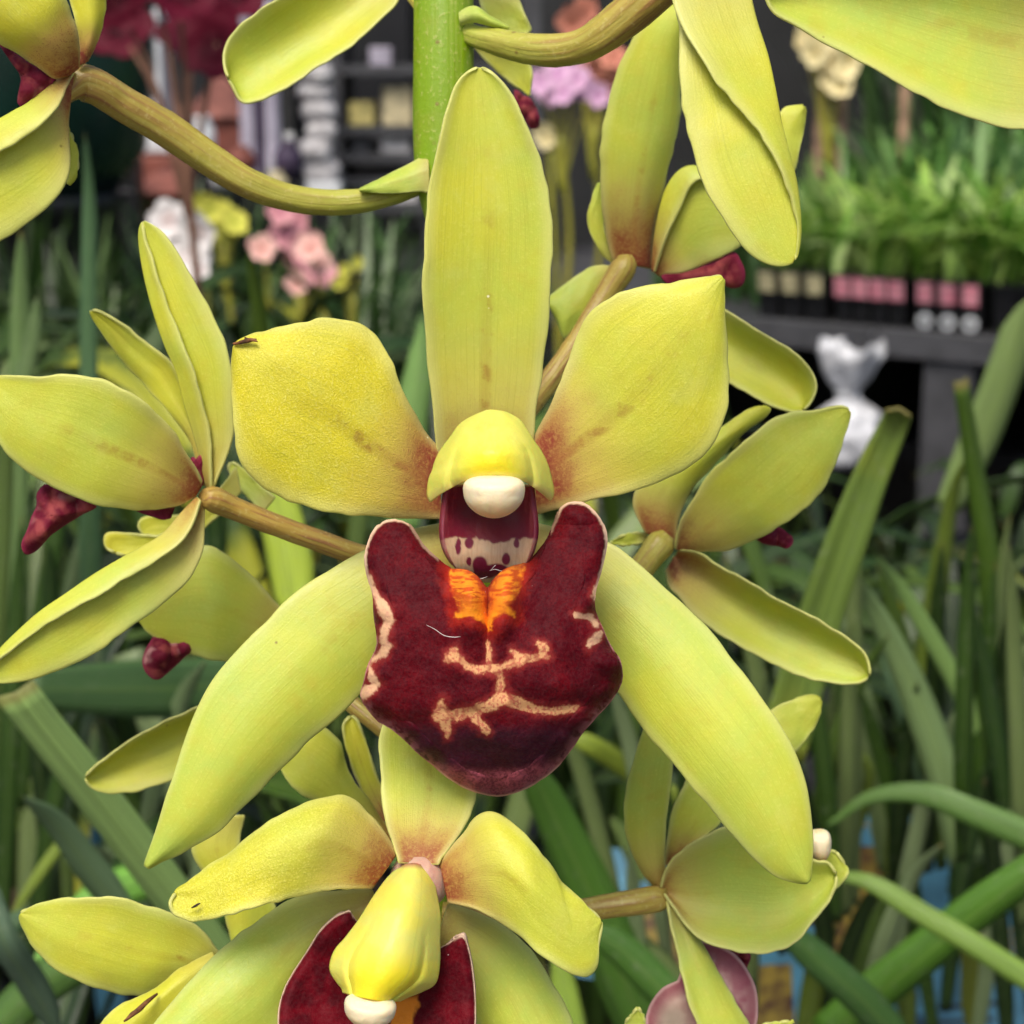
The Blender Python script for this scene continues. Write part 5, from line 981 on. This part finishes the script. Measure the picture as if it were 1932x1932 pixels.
tube('tie', np.vstack([bc + [math.cos(x) * .0115, math.sin(x) * .0105, .0925] for x in np.linspace(0, 6.28, 12)]), [.0015] * 12, M['white'], bagp, 24, 8)

# ------------------------------------------------------------------ shelves and ornaments at the upper left
def stand(px_, d): q = P(px_, 300, d); return q
tb = empty('ornament_table', [*P(330, 430, 2.9)[:2], 0]); tag(tb, 'dark table carrying garden ornaments at the far left', 'table')
tz = P(330, 470, 2.9)[2]
box('table_top', [*P(330, 470, 2.95)[:2], tz - .02], (1.15, .7, .04), M['blackp'], tb)
for sx in (-.5, .5):
    for sy in (-.28, .28): box('leg', [P(330, 470, 2.95)[0] + sx, P(330, 470, 2.95)[1] + sy, (tz - .04) / 2], (.04, .04, tz - .04), M['blackp'], tb)
def lantern(px_, d, w, h, label, base=None, mat='terra'):
    b = P(px_, 470, d); b[2] = tz if base is None else base; p = empty('arched_lantern', b); tag(p, label, 'ornament', 'terracotta arched ornaments')
    # body with a real arched niche, framed by a pale moulding
    ar = w * .30; ah = h * .52; N = 14; th = np.linspace(np.pi, 0, N)
    arch = np.vstack([[(-ar, .02)], np.stack([ar * np.cos(th), ah - ar + ar * np.sin(th)], -1), [(ar, .02)]])
    outer = np.array([(-w / 2 + w * min(1, max(0, (i - 1) / (N - 1))), h * .8 if 0 < i < len(arch) - 1 else .02) for i in range(len(arch))]); outer[1] = (-w / 2, h * .7); outer[-2] = (w / 2, h * .7)
    D0, D1 = -w * .35, w * .2; V = [b + [x, D0, z] for x, z in outer] + [b + [x, D0, z] for x, z in arch] + [b + [x, D1, z] for x, z in arch]; na = len(arch)
    F = [[i, i + 1, na + i + 1, na + i] for i in range(na - 1)] + [[na + i, na + i + 1, 2 * na + i + 1, 2 * na + i] for i in range(na - 1)] + [list(range(2 * na, 3 * na))]
    mesh('body', V, F, M[mat], p, smooth=False)
    box('back', b + [0, w * .22, h * .4], (w * .98, .01, h * .78), M['purple'], p)
    tube('arch_moulding', np.vstack([b + [x, D0 - .004, z] for x, z in arch]), [w * .045] * na, M['palep'], p, 30, 8)
    for sx in (-1, 1): tube('pillar', np.vstack([b + [sx * w * .47, D0 + .01, 0], b + [sx * w * .46, D0 + .01, h * .4], b + [sx * w * .47, D0 + .01, h * .8]]), [w * .07, w * .05, w * .07], M['palep' if sx > 0 else mat], p, 12, 10)
    V = [b + [sx * w * .56, sy * w * .4 - w * .05, h * .8] for sx, sy in ((-1, -1), (1, -1), (1, 1), (-1, 1))] + [b + [0, -w * .05, h * 1.08]]
    mesh('roof', V, [[0, 1, 4], [1, 2, 4], [2, 3, 4], [3, 0, 4], [3, 2, 1, 0]], M[mat], p, smooth=False)
lantern(320, 2.75, .115, .125, 'red-brown arched ornament with dark niche under the white planter')
lantern(115, 2.7, .12, .14, 'dark arched ornament with pale edge at the far left, below the green pot')
lantern(430, 2.95, .10, .25, 'tall red-brown ornament left of the stacked white stones')
wp = P(262, 285, 2.9); pl = empty('white_planter', [wp[0], wp[1], tz]); tag(pl, 'tall white square planter on a red-brown plinth at the upper left', 'planter')
hz = wp[2] - tz; box('plinth', [wp[0], wp[1], tz + hz / 2 - .002], (.16, .16, hz - .004), M['terra'], pl, bev=.004)
box('planter_body', [wp[0], wp[1], wp[2] + .10], (.10, .10, .20), M['white'], pl, bev=.004); box('planter_rim', [wp[0], wp[1], wp[2] + .205], (.112, .112, .018), M['white'], pl, bev=.003); box('planter_foot', [wp[0] - .005, wp[1], wp[2] + .012], (.19, .13, .024), M['white'], pl, bev=.004)
gq = P(60, 330, 2.2); gp = lathe('green_pot', [gq[0], gq[1], tz], [(0, 0), (.10, .0), (.135, .05), (.15, .14), (.15, .22), (.135, .27), (.145, .29), (.13, .29), (.12, .24)], M['green'], None, 36); tag(gp, 'large glossy dark green pot at the left edge behind the upper left flower', 'pot')
gp.location.z = gq[2] - .02; gs = lathe('pot_stand', [gq[0], gq[1], 0], [(0, 0), (.13, 0), (.11, .03), (.08, .4), (.10, gq[2] - .04), (.12, gq[2] - .021), (0, gq[2] - .021)], M['blackp']); tag(gs, 'black pedestal under the dark green pot', 'pedestal')
for i, (x, m) in enumerate(((478, 'lilac'), (500, 'purple'), (520, 'lilac'))):
    q = P(x, 480, 2.8); q[2] = tz; c_ = lathe('fluted_post', q, [(0, 0), (.026, 0), (.026, .02), (.014, .03), (.013, .22), (.015, .33), (.022, .35), (.022, .365), (0, .37)], M[m], None, 16)
    tag(c_, ['pale lilac ornamental post, left of a dark purple one', 'dark purple ornamental post between two lilac ones', 'pale lilac ornamental post, nearest the stacked stones'][i], 'post', 'ornamental posts')
# stacked stone totem
sq = P(605, 372, 2.85); st = empty('stone_totem', [sq[0], sq[1], 0]); tag(st, 'column of stacked white stones with a rusty cap on a white block', 'ornament')
box('plinth', [sq[0], sq[1], sq[2] / 2], (.07, .07, sq[2]), M['blackp'], st); box('block', [sq[0], sq[1], sq[2] + .012], (.066, .066, .024), M['white'], st, bev=.003)
zc = sq[2] + .024
for i in range(9):
    hgt = random.uniform(.014, .019); wd = .030 * random.uniform(.75, 1.05)
    blob('stone', [sq[0] + random.uniform(-.006, .006) - .0012 * i, sq[1] + random.uniform(-.004, .004), zc + hgt * .9], (wd, wd * .8, hgt), M['stone'], st, 12, 18, amp=.45, seed=i, power=2.6); zc += hgt * 1.72
blob('cap_stone', [sq[0] - .011, sq[1], zc + .010], (.017, .017, .013), M['rust'], st, 10, 16, amp=.3, seed=40)
# dark slatted shelf unit
sh = P(720, 420, 3.1); su = empty('slatted_shelf', [sh[0], sh[1], 0]); tag(su, 'dark slatted shelf unit behind the flower stem, holding small boxes', 'shelf')
x0, x1 = P(645, 300, 3.1)[0], P(1000, 300, 3.1)[0]
for xx in (x0, (x0 + x1) / 2, x1): box('upright', [xx, sh[1], .68], (.03, .25, 1.36), M['greyp'], su)
for i, py in enumerate((130, 240, 290, 335, 385)): box('slat', [(x0 + x1) / 2, sh[1] - .02, P(700, py, 3.05)[2]], (x1 - x0 - .032, .24, .014), M['greyp'], su)
def small_box(px0, px1, py0, py1, d, m, label, name='small_box'):
    c = (P(px0, py1, d) + P(px1, py1, d)) / 2; w = (px1 - px0) * PX(d); h = (py1 - py0) * PX(d)
    o = box(name, [c[0], c[1], c[2] + h / 2 + .0005], (w, .06, h), M[m], None, bev=.002); tag(o, label, 'box', 'small boxes on the slatted shelf')
small_box(662, 708, 193, 236, 2.98, 'yelc', 'small mustard yellow box on the slatted shelf, left of a cream one'); small_box(724, 780, 165, 236, 2.98, 'creamc', 'cream box on the slatted shelf beside the flower stem')
small_box(668, 700, 262, 287, 2.98, 'greyp', 'small grey box on the second shelf slat'); small_box(720, 775, 256, 287, 2.98, 'stone', 'pale grey box on the second shelf slat, right'); small_box(700, 740, 90, 127, 2.98, 'lilac', 'small lilac box on the top shelf slat')
small_box(735, 790, 355, 381, 2.98, 'stone', 'pale box on the bottom shelf slat beside the curved stalk')
# grey and dark goods behind
for i, (px0, px1, py0, py1, d, m, lab) in enumerate([(520, 575, 130, 400, 3.4, 'wallm', 'tall dark crate standing behind the stacked stones'), (395, 520, -40, 140, 3.6, 'blackp', 'black box high at the back behind the drooping sepal'), (640, 780, -60, 60, 3.7, 'blackp', 'black box at the back, left of the stem'), (900, 1100, -60, 130, 3.8, 'wallm', 'dark box at the back right of the stem'), (1180, 1600, -80, 120, 3.9, 'wallm', 'long dark carton at the back behind the cream blossoms')]):
    c = (P(px0, py1, d) + P(px1, py1, d)) / 2; top = P(px0, py0, d)[2]
    o = box('storage_crate', [c[0], c[1], top / 2], ((px1 - px0) * PX(d), .25, top), M[m], None, bev=.004); tag(o, lab, 'crate')

CL = [(235, 300, 2.62, .020, .050, 'palep'), (385, 300, 2.66, .018, .060, 'white'), (455, 330, 2.62, .022, .040, 'terra'), (545, 340, 2.62, .020, .055, 'purple'), (190, 330, 2.62, .020, .05, 'lilac'), (420, 360, 2.58, .016, .03, 'stone'), (520, 372, 2.58, .018, .035, 'creamc')]
WHAT = {'palep': 'pale pinkish glazed', 'white': 'slender white', 'terra': 'squat red-brown', 'purple': 'dark purple', 'lilac': 'lilac', 'stone': 'small mottled grey-white', 'creamc': 'cream'}
sd_ = empty('stepped_display', [*P(390, 400, 2.62)[:2], tz]); tag(sd_, 'black stepped display carrying small jars on the ornament table', 'display stand')
for x, y, d, r, h, m in CL:
    q = P(x, y, d); hh = q[2] - tz
    if hh > .004: box('step', [q[0], q[1], tz + hh / 2], (r * 2.2, r * 2.2, hh - .001), M['blackp'], sd_)
    j = lathe('small_jar', [q[0], q[1], max(q[2], tz)], [(0, .0005), (r * .7, .0005), (r, h * .35), (r * .95, h * .7), (r * .55, h * .88), (r * .7, h), (r * .6, h), (r * .45, h * .86)], M[m], None, 20)
    tag(j, WHAT[m] + ' jar on the black stepped display, out of focus', 'jar', 'small jars on the ornament table')
for i, (x, y0) in enumerate(((292, 240), (455, 215), (546, 250), (215, 300))):
    q = P(x, y0, 3.0); z0 = tz; s_ = box('white_post', [q[0], q[1], (q[2] + z0) / 2], (.014, .014, q[2] - z0), M['white' if i % 2 == 0 else 'palep'], None, bev=.002)
    tag(s_, '%s slim upright post at the back of the ornament table, %s' % ('white' if i % 2 == 0 else 'pinkish', ['behind the arched ornament', 'left of the lilac posts', 'left of the stacked stones', 'below the maroon blossoms'][i]), 'post')
